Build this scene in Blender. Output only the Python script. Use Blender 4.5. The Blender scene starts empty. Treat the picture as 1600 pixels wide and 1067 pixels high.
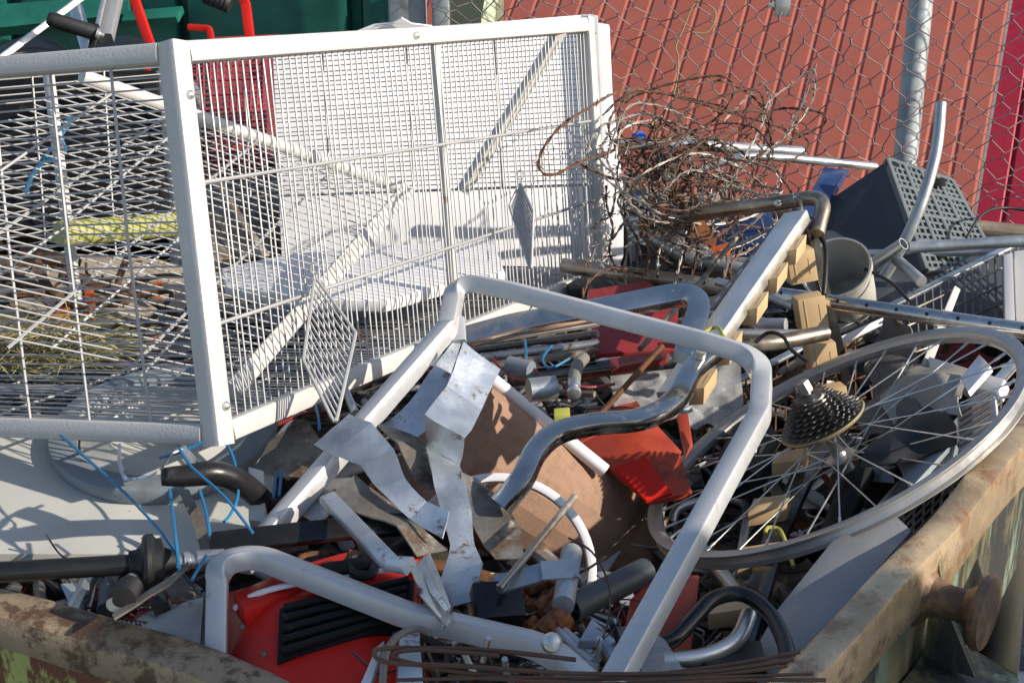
import bpy, bmesh, math, random
from mathutils import Vector, Matrix, noise
rad = math.radians
R = random.Random(7)
S = bpy.context.scene
COL = S.collection
# ---------------------------------------------------------------- camera, light
H = 2.4; TH = rad(21.0); F = 2222.0
cam = bpy.data.cameras.new('camera'); cam.lens = 50; cam.sensor_width = 36; cam.clip_start = 0.05; cam.clip_end = 500
co = bpy.data.objects.new('camera', cam); COL.objects.link(co); co.location = (0, 0, H); co.rotation_euler = (rad(90) - TH, 0, 0)
S.camera = co
SUN_AZ = rad(108); SUN_EL = rad(27)
w = bpy.data.worlds.new('World'); S.world = w; w.use_nodes = True
nt = w.node_tree; bg = nt.nodes['Background']; sky = nt.nodes.new('ShaderNodeTexSky'); sky.sky_type = 'NISHITA'
sky.sun_disc = False; sky.sun_elevation = SUN_EL; sky.sun_rotation = SUN_AZ
nt.links.new(sky.outputs[0], bg.inputs[0]); bg.inputs[1].default_value = 0.13
sl = bpy.data.lights.new('sun', 'SUN'); sl.energy = 4.7; sl.angle = rad(0.55); sl.color = (1, .90, .76)
so = bpy.data.objects.new('sun', sl); COL.objects.link(so)
sd = Vector((math.sin(SUN_AZ) * math.cos(SUN_EL), math.cos(SUN_AZ) * math.cos(SUN_EL), math.sin(SUN_EL)))
so.rotation_euler = sd.to_track_quat('Z', 'Y').to_euler(); so.location = (5, 1, 6)
S.view_settings.view_transform = 'Standard'; S.view_settings.look = 'None'; S.view_settings.exposure = 0.32; S.view_settings.gamma = 1
try: S.cycles.max_bounces = 8; S.cycles.transparent_max_bounces = 12
except Exception: pass
# ---------------------------------------------------------------- geometry helpers
CT, ST = math.cos(TH), math.sin(TH)
def P(x, y, d):
    a = (x - 800) / F * d; b = (533.5 - y) / F * d
    return Vector((a, d * CT + b * ST, H - d * ST + b * CT))
def dz(y, z): return (H - z) / (ST + (y - 533.5) / F * CT)
def Z(x, y, z): return P(x, y, dz(y, z))
def W(pts): return [P(*p) for p in pts]
def WZ(pts): return [Z(*p) for p in pts]
def fillet(pts, r, seg=6, closed=False):
    out = []; n = len(pts)
    for i, p in enumerate(pts):
        if not closed and i in (0, n - 1): out.append(p.copy()); continue
        a = pts[i - 1] - p; b = pts[(i + 1) % n] - p
        la, lb = a.length, b.length; a.normalize(); b.normalize()
        rr = r[i] if isinstance(r, (list, tuple)) else r
        ang = a.angle(b)
        t = min(rr / max(math.tan(ang / 2), 1e-3), la * .48, lb * .48)
        p0, p1 = p + a * t, p + b * t
        for k in range(seg + 1):
            u = k / seg
            out.append(p0 * (1 - u) ** 2 + p * (2 * u * (1 - u)) + p1 * u * u)
    return out
def spline(pts, sub=6, closed=False):
    n = len(pts); out = []
    rng = range(n if closed else n - 1)
    g = (lambda i: pts[i % n]) if closed else (lambda i: pts[max(0, min(n - 1, i))])
    for i in rng:
        a, b, c, d = g(i - 1), g(i), g(i + 1), g(i + 2)
        for k in range(sub):
            t = k / sub
            out.append(.5 * ((2 * b) + (c - a) * t + (2 * a - 5 * b + 4 * c - d) * t * t + (3 * b - a - 3 * c + d) * t ** 3))
    if not closed: out.append(pts[-1].copy())
    return out
def frames(pts, nrm=None, closed=False):
    n = len(pts); T = []
    for i in range(n):
        if closed: t = pts[(i + 1) % n] - pts[i - 1]
        else: t = pts[min(i + 1, n - 1)] - pts[max(i - 1, 0)]
        if t.length < 1e-9: t = T[-1] if T else Vector((0, 0, 1))
        T.append(t.normalized())
    out = []
    if nrm is None:
        up = Vector((0, 0, 1)) if abs(T[0].z) < .9 else Vector((1, 0, 0))
    else: up = nrm
    for t in T:
        s = t.cross(up)
        if s.length < 1e-6: s = t.orthogonal()
        s.normalize(); u2 = s.cross(t).normalized()
        out.append((s, u2))
        if nrm is None: up = u2
    return out
def circ(r, n=10): return [(r * math.cos(2 * math.pi * k / n), r * math.sin(2 * math.pi * k / n)) for k in range(n)]
def rect(a, b, c=.003):
    a /= 2; b /= 2; c = min(c, a * .45, b * .45)
    q = c * .3
    return [(a, -b + c), (a, b - c), (a - q, b - q), (a - c, b), (-a + c, b), (-a + q, b - q), (-a, b - c), (-a, -b + c), (-a + q, -b + q), (-a + c, -b), (a - c, -b), (a - q, -b + q)]
class MB:
    def __init__(s): s.v = []; s.f = []; s.m = []; s.mi = 0
    def face(s, *i): s.f.append(tuple(i)); s.m.append(s.mi)
    def sweep(s, pts, sec, nrm=None, closed=False, caps=True, scale=None):
        n = len(sec); b0 = len(s.v); fr = frames(pts, nrm, closed)
        for i, (p, (a, b)) in enumerate(zip(pts, fr)):
            k = scale[i] if scale else 1
            for (x, y) in sec: s.v.append(p + a * x * k + b * y * k)
        m = len(pts)
        for i in range(m if closed else m - 1):
            j = (i + 1) % m
            for k in range(n):
                l = (k + 1) % n
                s.face(b0 + i * n + k, b0 + i * n + l, b0 + j * n + l, b0 + j * n + k)
        if caps and not closed:
            s.face(*[b0 + k for k in reversed(range(n))]); s.face(*[b0 + (m - 1) * n + k for k in range(n)])
        return s
    def tube(s, pts, r, n=10, **k): return s.sweep(pts, circ(r, n), **k)
    def pipe(s, pts, r, t=.002, n=16, nrm=None):      # open-ended hollow pipe
        fr = frames(pts, nrm); b0 = len(s.v); m = len(pts); o = circ(r, n); q = circ(r - t, n)
        for p, (a, b) in zip(pts, fr):
            for (x, y) in o: s.v.append(p + a * x + b * y)
            for (x, y) in q: s.v.append(p + a * x + b * y)
        for i in range(m - 1):
            A = b0 + i * 2 * n; B = A + 2 * n
            for k in range(n):
                l = (k + 1) % n
                s.face(A + k, A + l, B + l, B + k); s.face(A + n + l, A + n + k, B + n + k, B + n + l)
        for e, A in ((0, b0), (1, b0 + (m - 1) * 2 * n)):
            for k in range(n):
                l = (k + 1) % n
                if e == 0: s.face(A + l, A + k, A + n + k, A + n + l)
                else: s.face(A + k, A + l, A + n + l, A + n + k)
        return s
    def box(s, c, ax, ay, az):
        b = len(s.v)
        for i in (-1, 1):
            for j in (-1, 1):
                for k in (-1, 1): s.v.append(c + ax * i + ay * j + az * k)
        flip = ax.cross(ay).dot(az) < 0
        for q in ((0, 1, 3, 2), (4, 6, 7, 5), (0, 4, 5, 1), (2, 3, 7, 6), (0, 2, 6, 4), (1, 5, 7, 3)):
            q = [b + i for i in q]; s.face(*(q[::-1] if flip else q))
        return s
    def bar(s, a, b, wd, th, up=None):
        return s.sweep([a, b], rect(wd, th), nrm=up)
    def slab(s, pts, th, nrm=None):            # closed outline given thickness away from the viewer
        n = len(pts); nn = Vector((0, 0, 0))
        for i in range(n): nn += (pts[i] - pts[0]).cross(pts[(i + 1) % n] - pts[0])
        nn.normalize()
        c = sum(pts, Vector()) / n
        if nn.dot(co.location - c) < 0: pts = pts[::-1]; nn = -nn
        off = -nn * th if nrm is None else nrm * th
        b = len(s.v); s.v += [p.copy() for p in pts] + [p + off for p in pts]
        s.face(*range(b, b + n)); s.face(*reversed(range(b + n, b + 2 * n)))
        for i in range(n):
            j = (i + 1) % n; s.face(b + i, b + n + i, b + n + j, b + j)
        return s
    def strip(s, L, Rr, th, sub=1):             # folded sheet metal strip between two edge lines
        n = len(L); b = len(s.v); c = sum(L, Vector()) / n
        K = 4
        for i in range(n):
            j = min(i + 1, n - 1); k = max(i - 1, 0)
            nn = (Rr[i] - L[i]).cross(L[j] - L[k]).normalized()
            if nn.dot(co.location - L[i]) < 0: nn = -nn
            for q in range(K + 1): s.v.append(L[i].lerp(Rr[i], q / K))
            for q in range(K + 1): s.v.append(L[i].lerp(Rr[i], q / K) - nn * th)
        w_ = 2 * (K + 1)
        for i in range(n - 1):
            A = b + i * w_; B = A + w_
            for q in range(K):
                s.face(A + q, A + q + 1, B + q + 1, B + q)
                s.face(A + K + 1 + q + 1, A + K + 1 + q, B + K + 1 + q, B + K + 1 + q + 1)
            s.face(A, B, B + K + 1, A + K + 1); s.face(A + K, A + 2 * K + 1, B + 2 * K + 1, B + K)
        for A in (b, b + (n - 1) * w_):
            for q in range(K): s.face(A + q, A + K + 1 + q, A + K + 2 + q, A + q + 1)
        return s
    def grid(s, fn, nu, nv, th=0):
        b = len(s.v)
        pts = [[fn(i / nu, j / nv) for j in range(nv + 1)] for i in range(nu + 1)]
        for r_ in pts: s.v += r_
        for i in range(nu):
            for j in range(nv):
                a = b + i * (nv + 1) + j; s.face(a, a + nv + 1, a + nv + 2, a + 1)
        if th:
            b2 = len(s.v)
            for i in range(nu + 1):
                for j in range(nv + 1):
                    u = pts[min(i + 1, nu)][j] - pts[max(i - 1, 0)][j]; v = pts[i][min(j + 1, nv)] - pts[i][max(j - 1, 0)]
                    s.v.append(pts[i][j] - u.cross(v).normalized() * th)
            for i in range(nu):
                for j in range(nv):
                    a = b2 + i * (nv + 1) + j; s.face(a + 1, a + nv + 2, a + nv + 1, a)
            q = lambda i, j: i * (nv + 1) + j
            for i in range(nu):
                s.face(b + q(i, 0), b2 + q(i, 0), b2 + q(i + 1, 0), b + q(i + 1, 0)); s.face(b + q(i + 1, nv), b2 + q(i + 1, nv), b2 + q(i, nv), b + q(i, nv))
            for j in range(nv):
                s.face(b + q(0, j + 1), b2 + q(0, j + 1), b2 + q(0, j), b + q(0, j)); s.face(b + q(nu, j), b2 + q(nu, j), b2 + q(nu, j + 1), b + q(nu, j + 1))
        return s
    def lathe(s, c, ax, prof, n=32, closed=False):
        ax = ax.normalized(); u = ax.orthogonal().normalized(); v = ax.cross(u); b = len(s.v); m = len(prof)
        for k in range(n):
            t = 2 * math.pi * k / n; dr = u * math.cos(t) + v * math.sin(t)
            for (r, h) in prof: s.v.append(c + dr * r + ax * h)
        for k in range(n):
            l = (k + 1) % n
            for i in range(m if closed else m - 1):
                j = (i + 1) % m; s.face(b + k * m + i, b + l * m + i, b + l * m + j, b + k * m + j)
        return s
    def blob(s, c, r, n=8, amp=.2, sq=(1, 1, 1)):
        b = len(s.v); nu, nv = n * 2, n
        for i in range(nv + 1):
            for j in range(nu):
                th = math.pi * i / nv; ph = 2 * math.pi * j / nu
                d = Vector((math.sin(th) * math.cos(ph), math.sin(th) * math.sin(ph), math.cos(th)))
                k = 1 + amp * noise.noise(d * 2.1 + c * 5)
                s.v.append(c + Vector((d.x * sq[0], d.y * sq[1], d.z * sq[2])) * r * k)
        for i in range(nv):
            for j in range(nu):
                l = (j + 1) % nu; s.face(b + i * nu + j, b + (i + 1) * nu + j, b + (i + 1) * nu + l, b + i * nu + l)
        return s
def build(name, mb, m, parent=None, origin=None, bevel=0, smooth=35, wob=0):
    me = bpy.data.meshes.new(name)
    org = origin if origin is not None else Vector((0, 0, 0))
    if wob:
        mb.v = [p + noise.noise_vector(p * 9) * wob for p in mb.v]
    me.from_pydata([tuple(p - org) for p in mb.v], [], mb.f)
    ms = m if isinstance(m, (list, tuple)) else [m]
    for x in ms: me.materials.append(x)
    for p, i in zip(me.polygons, mb.m): p.material_index = i
    bm = bmesh.new(); bm.from_mesh(me)
    bmesh.ops.remove_doubles(bm, verts=bm.verts, dist=1e-5)
    if bevel:
        es = [e for e in bm.edges if len(e.link_faces) == 2 and e.calc_face_angle(0) > rad(28)]
        bmesh.ops.bevel(bm, geom=es, offset=bevel, segments=2, affect='EDGES', profile=.6, clamp_overlap=True)
    bmesh.ops.recalc_face_normals(bm, faces=bm.faces)
    bm.to_mesh(me); bm.free()
    me.shade_smooth(); me.set_sharp_from_angle(angle=rad(smooth))
    o = bpy.data.objects.new(name, me); COL.objects.link(o)
    if parent: o.parent = parent
    return o
def tags(o, label=None, cat=None, group=None, kind=None):
    if label: o['label'] = label
    if cat: o['category'] = cat
    if group: o['group'] = group
    if kind: o['kind'] = kind
    return o
def base_of(vs):
    n = len(vs); return Vector((sum(p.x for p in vs) / n, sum(p.y for p in vs) / n, min(p.z for p in vs)))
def solo(name, mb, m, label, cat, group=None, kind=None, **k):
    b = base_of(mb.v); o = build(name, mb, m, None, b, **k); o.location = b
    return tags(o, label, cat, group, kind)
class Thing:
    def __init__(s, name, label, cat, group=None):
        s.e = bpy.data.objects.new(name, None); s.e.empty_display_size = .05; COL.objects.link(s.e); tags(s.e, label, cat, group); s.q = []
    def add(s, name, mb, m, parent=None, label=None, kind=None, **k):
        s.q.append([name, mb, m, parent, label, kind, k, None]); return s.q[-1]
    def done(s):
        b = base_of([p for q in s.q for p in q[1].v]); s.e.location = b
        for q in s.q:
            par = q[3][7] if q[3] else s.e
            q[7] = build(q[0], q[1], q[2], par, b, **q[6])
            if q[4]: q[7]['label'] = q[4]
            if q[5]: q[7]['kind'] = q[5]
        return s.e
# ---------------------------------------------------------------- materials
def mat(name, c, rough=.5, metal=0, c2=None, th=(.45, .6), sc=14, var=.18, bump=.08, bsc=90, alpha=1, spec=.5, c3=None, th3=(.6, .65), sc3=30, trans=0, stretch=None, coat=0, vsc=6):
    m = bpy.data.materials.new(name); m.use_nodes = True; t = m.node_tree; N = t.nodes; L = t.links; p = N['Principled BSDF']
    tc = N.new('ShaderNodeTexCoord'); src = tc.outputs['Object']
    if stretch:
        mp = N.new('ShaderNodeMapping'); mp.inputs['Scale'].default_value = stretch; L.new(src, mp.inputs[0]); src2 = mp.outputs[0]
    else: src2 = src
    def nz(scale, det=5, s_=None, ro=.6):
        n = N.new('ShaderNodeTexNoise'); n.inputs['Scale'].default_value = scale; n.inputs['Detail'].default_value = det; n.inputs['Roughness'].default_value = ro
        L.new(s_ or src, n.inputs['Vector']); return n.outputs['Fac']
    def ramp(f, a, b):
        r = N.new('ShaderNodeMapRange'); r.inputs[1].default_value = a; r.inputs[2].default_value = b; r.clamp = True; L.new(f, r.inputs[0]); return r.outputs[0]
    def mix(f, a, b, mode='MIX'):
        x = N.new('ShaderNodeMix'); x.data_type = 'RGBA'; x.blend_type = mode
        if isinstance(f, float): x.inputs[0].default_value = f
        else: L.new(f, x.inputs[0])
        for s_, i in ((a, 6), (b, 7)):
            if isinstance(s_, tuple): x.inputs[i].default_value = (*s_, 1)
            else: L.new(s_, x.inputs[i])
        return x.outputs[2]
    lo = tuple(max(0, v * (1 - var * 1.6)) for v in c); hi = tuple(min(1, v * (1 + var)) for v in c)
    col = mix(ramp(nz(vsc, 6), .3, .7), lo, hi)
    rf = None
    if c2:
        f2 = ramp(nz(sc, 8, src2, .7), *th); col = mix(f2, col, c2); rf = f2
    if c3: col = mix(ramp(nz(sc3, 6, src2, .65), *th3), col, c3)
    L.new(col, p.inputs['Base Color'])
    rr = N.new('ShaderNodeMapRange'); rr.inputs[1].default_value = .3; rr.inputs[2].default_value = .7; rr.inputs[3].default_value = max(.02, rough - .1); rr.inputs[4].default_value = min(1, rough + .14)
    L.new(nz(25, 4), rr.inputs[0]); L.new(rr.outputs[0], p.inputs['Roughness'])
    if rf is not None and metal > 0:
        mm = N.new('ShaderNodeMapRange'); mm.inputs[3].default_value = metal; mm.inputs[4].default_value = 0.1; L.new(rf, mm.inputs[0]); L.new(mm.outputs[0], p.inputs['Metallic'])
    else: p.inputs['Metallic'].default_value = metal
    p.inputs['Specular IOR Level'].default_value = spec
    p.inputs['Coat Weight'].default_value = coat
    if alpha < 1: p.inputs['Alpha'].default_value = alpha
    if trans: p.inputs['Transmission Weight'].default_value = trans
    if bump:
        b = N.new('ShaderNodeBump'); b.inputs['Strength'].default_value = min(1, bump * 4); b.inputs['Distance'].default_value = .0015; L.new(nz(bsc, 4), b.inputs['Height']); L.new(b.outputs[0], p.inputs['Normal'])
    return m
DIRT = (.09, .065, .045)
M = dict(
 white=mat('white_powder_coat', (.56, .55, .53), .45, c2=(.34, .32, .29), th=(.62, .85), sc=30, var=.06, bump=.12, bsc=260, c3=(.28, .16, .08), th3=(.70, .76), sc3=14),
 wire=mat('white_coated_wire', (.38, .38, .385), .4, var=.08, bump=0),
 silver=mat('silver_painted_tube', (.52, .53, .55), .36, .25, c2=(.30, .26, .21), th=(.60, .75), sc=45, var=.08, bump=.05, bsc=300),
 chrome=mat('dull_chrome', (.66, .64, .60), .2, 1, c2=(.22, .17, .12), th=(.58, .8), sc=20, var=.2, bump=.03),
 galv=mat('galvanised_sheet', (.58, .62, .66), .36, .75, c2=DIRT, th=(.57, .66), sc=30, var=.35, bump=.1, c3=(.30, .16, .07), th3=(.68, .74), sc3=9),
 galvp=mat('galvanised_pipe', (.52, .55, .57), .4, .8, c2=(.28, .28, .27), th=(.5, .75), sc=14, var=.2, bump=.06),
 alu=mat('aluminium', (.72, .71, .68), .34, .85, c2=(.35, .32, .28), th=(.6, .8), sc=30, var=.12, bump=.04, stretch=(1, 1, 4)),
 dirty=mat('grimy_steel', (.28, .26, .23), .5, .7, c2=(.10, .065, .04), th=(.45, .62), sc=16, var=.3, bump=.2, c3=(.36, .33, .28), th3=(.6, .68), sc3=24),
 brass=mat('browned_steel_tube', (.34, .285, .225), .32, .85, c2=(.55, .50, .42), th=(.5, .7), sc=8, var=.3, bump=.05),
 rust=mat('rusty_iron', (.20, .085, .035), .85, .1, c2=(.07, .04, .025), th=(.45, .6), sc=30, var=.3, bump=.3),
 rustw=mat('rusty_wire', (.16, .08, .05), .75, .2, c2=(.09, .06, .045), th=(.45, .6), sc=30, var=.3, bump=0),
 greyw=mat('weathered_galvanised_wire', (.34, .32, .29), .55, .6, c2=(.2, .12, .07), th=(.5, .6), sc=25, var=.3, bump=0),
 black=mat('black_plastic', (.012, .012, .013), .5, spec=.2, c2=(.06, .055, .05), th=(.6, .8), sc=18, var=.3, bump=.05),
 blackp=mat('black_painted_steel', (.02, .02, .022), .28, .2, c2=(.07, .06, .05), th=(.6, .75), sc=25, var=.3, bump=.04),
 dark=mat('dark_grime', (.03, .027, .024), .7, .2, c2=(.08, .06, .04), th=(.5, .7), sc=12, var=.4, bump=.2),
 dgrey=mat('dark_grey_plastic', (.06, .068, .078), .5, c2=(.12, .12, .12), th=(.6, .8), sc=9, var=.15, bump=.05),
 mgrey=mat('mid_grey_paint', (.24, .25, .27), .5, .1, c2=(.28, .28, .28), th=(.6, .85), sc=6, var=.08, bump=.05),
 lgrey=mat('crate_base_grey', (.13, .15, .16), .5, var=.08, bump=.03),
 red=mat('red_plastic', (.56, .014, .007), .42, c2=(.30, .02, .012), th=(.62, .85), sc=14, var=.2, bump=.03, spec=.35),
 ored=mat('faded_red_paint', (.44, .06, .03), .5, c2=(.13, .05, .03), th=(.55, .65), sc=9, var=.25, bump=.08),
 crim=mat('crimson_plastic', (.24, .02, .022), .5, c2=(.08, .02, .018), th=(.55, .7), sc=8, var=.2, bump=.05),
 beige=mat('beige_plastic', (.56, .40, .22), .55, c2=(.36, .25, .14), th=(.6, .8), sc=25, var=.1, bump=.05),
 brown=mat('brown_carpet_tube', (.36, .22, .15), .85, c2=(.25, .15, .105), th=(.5, .7), sc=60, var=.15, bump=.2, bsc=500),
 sheetw=mat('white_plastic_sheet', (.80, .80, .83), .4, c2=(.66, .66, .68), th=(.6, .85), sc=5, var=.04, bump=.02),
 cream=mat('off_white_enamel', (.54, .54, .50), .4, c2=(.3, .29, .25), th=(.64, .8), sc=6, var=.08, bump=.03, c3=(.05, .04, .035), th3=(.69, .71), sc3=34),
 greyb=mat('blue_grey_enamel', (.20, .235, .27), .5, c2=(.12, .13, .14), th=(.55, .75), sc=7, var=.12, bump=.05),
 blue=mat('blue_cord', (.02, .16, .34), .4, var=.2, bump=0),
 navy=mat('dark_blue_paint', (.02, .05, .16), .35, .2, c2=(.08, .09, .11), th=(.6, .7), sc=15, var=.2, bump=.05),
 yellow=mat('yellow_plastic', (.42, .42, .13), .5, c2=(.30, .29, .1), th=(.6, .8), sc=10, var=.1, bump=.05),
 lime=mat('yellow_green_tape', (.42, .40, .08), .5, var=.1, bump=0),
 orange=mat('orange_plastic', (.62, .13, .03), .5, var=.15, bump=.05),
 leaf=mat('dry_leaf', (.34, .12, .035), .75, c2=(.2, .07, .03), th=(.45, .6), sc=25, var=.3, bump=.2),
 straw=mat('dry_grass', (.36, .31, .15), .8, c2=(.22, .24, .08), th=(.5, .6), sc=12, var=.25, bump=0),
 root=mat('brown_root', (.13, .07, .04), .85, c2=(.07, .04, .03), th=(.5, .6), sc=30, var=.3, bump=.3),
 tan=mat('tan_board', (.38, .32, .24), .8, c2=(.25, .2, .15), th=(.5, .7), sc=10, var=.15, bump=.1),
 leather=mat('grey_brown_cloth', (.17, .15, .13), .8, c2=(.10, .09, .08), th=(.5, .7), sc=10, var=.15, bump=.2, bsc=400),
 lcloth=mat('light_taupe_cloth', (.36, .33, .29), .85, c2=(.25, .23, .2), th=(.5, .7), sc=10, var=.1, bump=.2, bsc=400),
 rubber=mat('black_rubber', (.014, .014, .015), .55, c2=(.04, .04, .04), th=(.6, .75), sc=20, var=.2, bump=.05),
 film=mat('clear_plastic_film', (.62, .64, .66), .18, alpha=.34, var=.1, bump=.3, bsc=40),
 bucket=mat('chalky_white_plastic', (.46, .45, .41), .65, c2=(.28, .25, .2), th=(.52, .7), sc=16, var=.15, bump=.1),
 cog=mat('worn_cog_steel', (.22, .215, .21), .35, .8, c2=(.05, .045, .04), th=(.5, .7), sc=30, var=.3, bump=.05),
 gold=mat('yellowed_guard', (.42, .35, .2), .5, .3, var=.2, bump=.05),
 green=mat('green_painted_steel', (.012, .13, .095), .45, c2=(.10, .05, .03), th=(.62, .72), sc=3, var=.25, bump=.1, c3=(.12, .2, .17), th3=(.64, .7), sc3=6),
 pgreen=mat('pale_green_paint', (.36, .43, .28), .5, c2=(.25, .2, .12), th=(.6, .75), sc=6, var=.1, bump=.05),
 redwall=mat('brick_red_sheet_metal', (.46, .125, .085), .65, c2=(.38, .095, .065), th=(.4, .7), sc=3, var=.1, bump=.02),
 crimwall=mat('crimson_sheet_metal', (.36, .012, .035), .5, var=.08, bump=.02),
 ground=mat('concrete_ground', (.24, .23, .21), .9, c2=(.15, .14, .125), th=(.45, .7), sc=2, var=.15, bump=.3, bsc=60, vsc=.6),
 post=mat('galvanised_post', (.36, .40, .42), .6, .3, c2=(.22, .22, .21), th=(.55, .7), sc=10, var=.2, bump=.05, stretch=(1, 1, .3)),
 mesh=mat('fence_wire', (.22, .18, .19), .7, .2, c2=(.25, .16, .12), th=(.5, .65), sc=6, var=.2, bump=0),
 rimm=mat('worn_skip_rim', (.56, .42, .26), .27, .45, c2=(.26, .155, .085), th=(.50, .60), sc=17, var=.3, bump=.2, c3=(.20, .24, .19), th3=(.6, .68), sc3=7),
 rimf=mat('worn_front_rim', (.34, .26, .17), .5, .3, c2=(.11, .065, .04), th=(.48, .56), sc=15, var=.3, bump=.3, c3=(.45, .43, .38), th3=(.69, .72), sc3=35),
 knobm=mat('dark_rusted_casting', (.13, .085, .06), .5, .4, c2=(.22, .13, .07), th=(.5, .6), sc=20, var=.3, bump=.3),
 dcrim=mat('crimson_mesh_plastic', (.30, .015, .04), .5, var=.1, bump=.03),
 skip=mat('peeling_green_skip_paint', (.36, .40, .13), .55, .1, c2=(.16, .062, .03), th=(.47, .54), sc=26, var=.25, bump=.3, c3=(.55, .55, .48), th3=(.66, .70), sc3=22, stretch=(1, 1, .45)),
 skipr=mat('streaked_skip_side', (.27, .24, .13), .42, .3, c2=(.035, .04, .04), th=(.44, .56), sc=11, var=.35, bump=.25, c3=(.22, .30, .22), th3=(.55, .62), sc3=16, stretch=(1, 1, .22)),
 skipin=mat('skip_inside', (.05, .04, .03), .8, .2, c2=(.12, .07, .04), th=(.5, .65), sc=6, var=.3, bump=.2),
 rimal=mat('wheel_rim_alloy', (.50, .485, .46), .38, .6, c2=(.30, .28, .25), th=(.55, .75), sc=12, var=.15, bump=.04),
 bluebit=mat('bright_blue_plastic', (.03, .16, .6), .4, var=.1, bump=0),
 gloss=mat('glossy_dark_metal', (.12, .12, .125), .22, .9, c2=(.3, .28, .25), th=(.6, .75), sc=15, var=.25, bump=.03),
 hose=mat('greyish_rubber_hose', (.20, .19, .16), .6, var=.2, bump=.1),
 pale=mat('pale_grey_paint', (.50, .51, .53), .45, var=.08, bump=.05, c2=(.25, .2, .15), th=(.66, .75), sc=20),
)
UP = Vector((0, 0, 1))
ZR = 1.5
# ---------------------------------------------------------------- setting
g = MB()
g.grid(lambda u, v: Vector((-60 + 120 * u, -20 + 120 * v, 0)), 8, 8)
o = build('ground', g, M['ground']); o['kind'] = 'structure'
# scrap skip
K = Vector((.192, 1.141, ZR)); dR = Vector((.582, .813, 0)); dF = Vector((-.925, .381, 0))
LR_, LF_ = 2.15, 2.35
C1 = K; C2 = K + dR * LR_; C3 = C2 + dF * LF_; C4 = K + dF * LF_
t = Thing('scrap_skip', 'rusty green steel skip heaped with scrap metal, filling the foreground', 'skip')
def wall(a, b, m, bulge=0, z1=.12):
    w_ = MB(); n_ = (b - a).cross(UP).normalized(); L_ = (b - a).length
    def fn(u, v):
        p = a.lerp(b, u); s_ = math.sin(u * math.pi) * bulge
        zz = ZR - .05 - (ZR - .05 - z1) * v
        rib = .035 if (.12 < v) else 0
        return Vector((p.x, p.y, zz)) + n_ * (.006 + s_ * (1 - v) + .004 * math.sin(u * 31 + v * 9))
    w_.grid(fn, 60, 12, .006); t.add('side_wall', w_, m, wob=.004)
wall(C1, C2, M['skipr']); wall(C4, C1, M['skip']); wall(C3, C4, M['skip']); wall(C2, C3, M['skipr'])
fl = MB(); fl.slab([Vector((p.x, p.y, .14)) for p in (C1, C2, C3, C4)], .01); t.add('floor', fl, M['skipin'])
r_ = MB()
ptsR = [C1.lerp(C2, i / 40) + Vector((0, 0, -.03 + .004 * math.sin(i * .9))) + dF * (.003 * math.sin(i * .45)) for i in range(41)]
r_.sweep(ptsR, rect(.044, .085, .010), nrm=UP); t.add('rim', r_, M['rimm'], wob=.0015)
r_ = MB()
ptsF = [C4.lerp(C1, i / 40) + Vector((0, 0, -.03 + .012 * math.sin(i * .31 + 1) + .004 * math.sin(i * 1.3))) + dR * (.012 * math.sin(i * .5)) for i in range(41)]
r_.sweep(ptsF, rect(.062, .050, .018), nrm=UP); t.add('rim', r_, M['rimf'], wob=.006)
r_ = MB(); r_.sweep([C2 + Vector((0, 0, -.03)), C3 + Vector((0, 0, -.03))], rect(.08, .08, .015), nrm=UP); r_.sweep([C3 + Vector((0, 0, -.031)), C4 + Vector((0, 0, -.031))], rect(.08, .08, .015), nrm=UP)
t.add('rim', r_, M['rimm'])
# lifting lug on the right side
nR = Vector((.813, -.582, 0))
lug = P(1490, 942, 1.79)
s0 = (lug - C1).dot(dR); base = C1 + dR * s0 + nR * .0 + Vector((0, 0, lug.z - ZR))
g1 = MB(); g1.slab([base + dR * .09 + UP * -.10 + nR * .02, base + dR * -.10 + UP * -.10 + nR * .02, base + dR * -.10 + nR * .11 + UP * -.13, base + dR * .09 + nR * .13 + UP * -.13], .012)
g1.slab([base + dR * .02 + UP * .06 + nR * .02, base + dR * .02 - UP * .11 + nR * .02, base + dR * .02 - UP * .11 + nR * .09, base + dR * .02 - UP * .02 + nR * .04], .012, nrm=dR)
t.add('lug_bracket', g1, M['skipr'], bevel=.002, wob=.002)
g1 = MB(); g1.lathe(base, nR, [(0, .0), (.05, .005), (.045, .015), (.026, .03), (.021, .05), (.022, .07), (.034, .083), (.047, .088), (.05, .094), (.047, .101), (0, .104)], 28)
t.add('lifting_knob', g1, M['knobm'], wob=.001)
t.done()
# things on the far right, beyond the skip side
q = MB(); a = P(1530, 900, 2.45); 
q.slab([P(1680, 740, 2.7), P(1510, 960, 2.2), P(1430, 1250, 2.0), P(1800, 1250, 2.1)], .02)
t = Thing('rusty_plate', 'brown rusty plate with green paint and an orange patch, leaning right of the skip', 'metal plate')
t.add('plate', q, mat('brown_stained_plate', (.11, .07, .045), .7, .2, c2=(.16, .19, .12), th=(.5, .62), sc=6, var=.3, bump=.2, stretch=(1, 1, .3)))
q = MB(); q.slab([P(1592, 1022, 2.22), P(1568, 1075, 2.14), P(1640, 1120, 2.1), P(1640, 1010, 2.24)], .006); t.add('patch', q, M['orange'])
t.done()
t = Thing('boxed_appliance', 'pale grey appliance edge with a dark glass door at the lower right corner', 'appliance')
q = MB(); q.slab([P(1604, 850, 2.0), P(1588, 1075, 1.85), P(1800, 1075, 1.85), P(1800, 850, 2.0)], .25); t.add('casing', q, M['pale'], bevel=.004)
q = MB(); q.slab([P(1606, 900, 1.957), P(1594, 1045, 1.862), P(1780, 1045, 1.862), P(1780, 900, 1.957)], .004); t.add('dark_panel', q, M['gloss'])
t.done()
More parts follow.
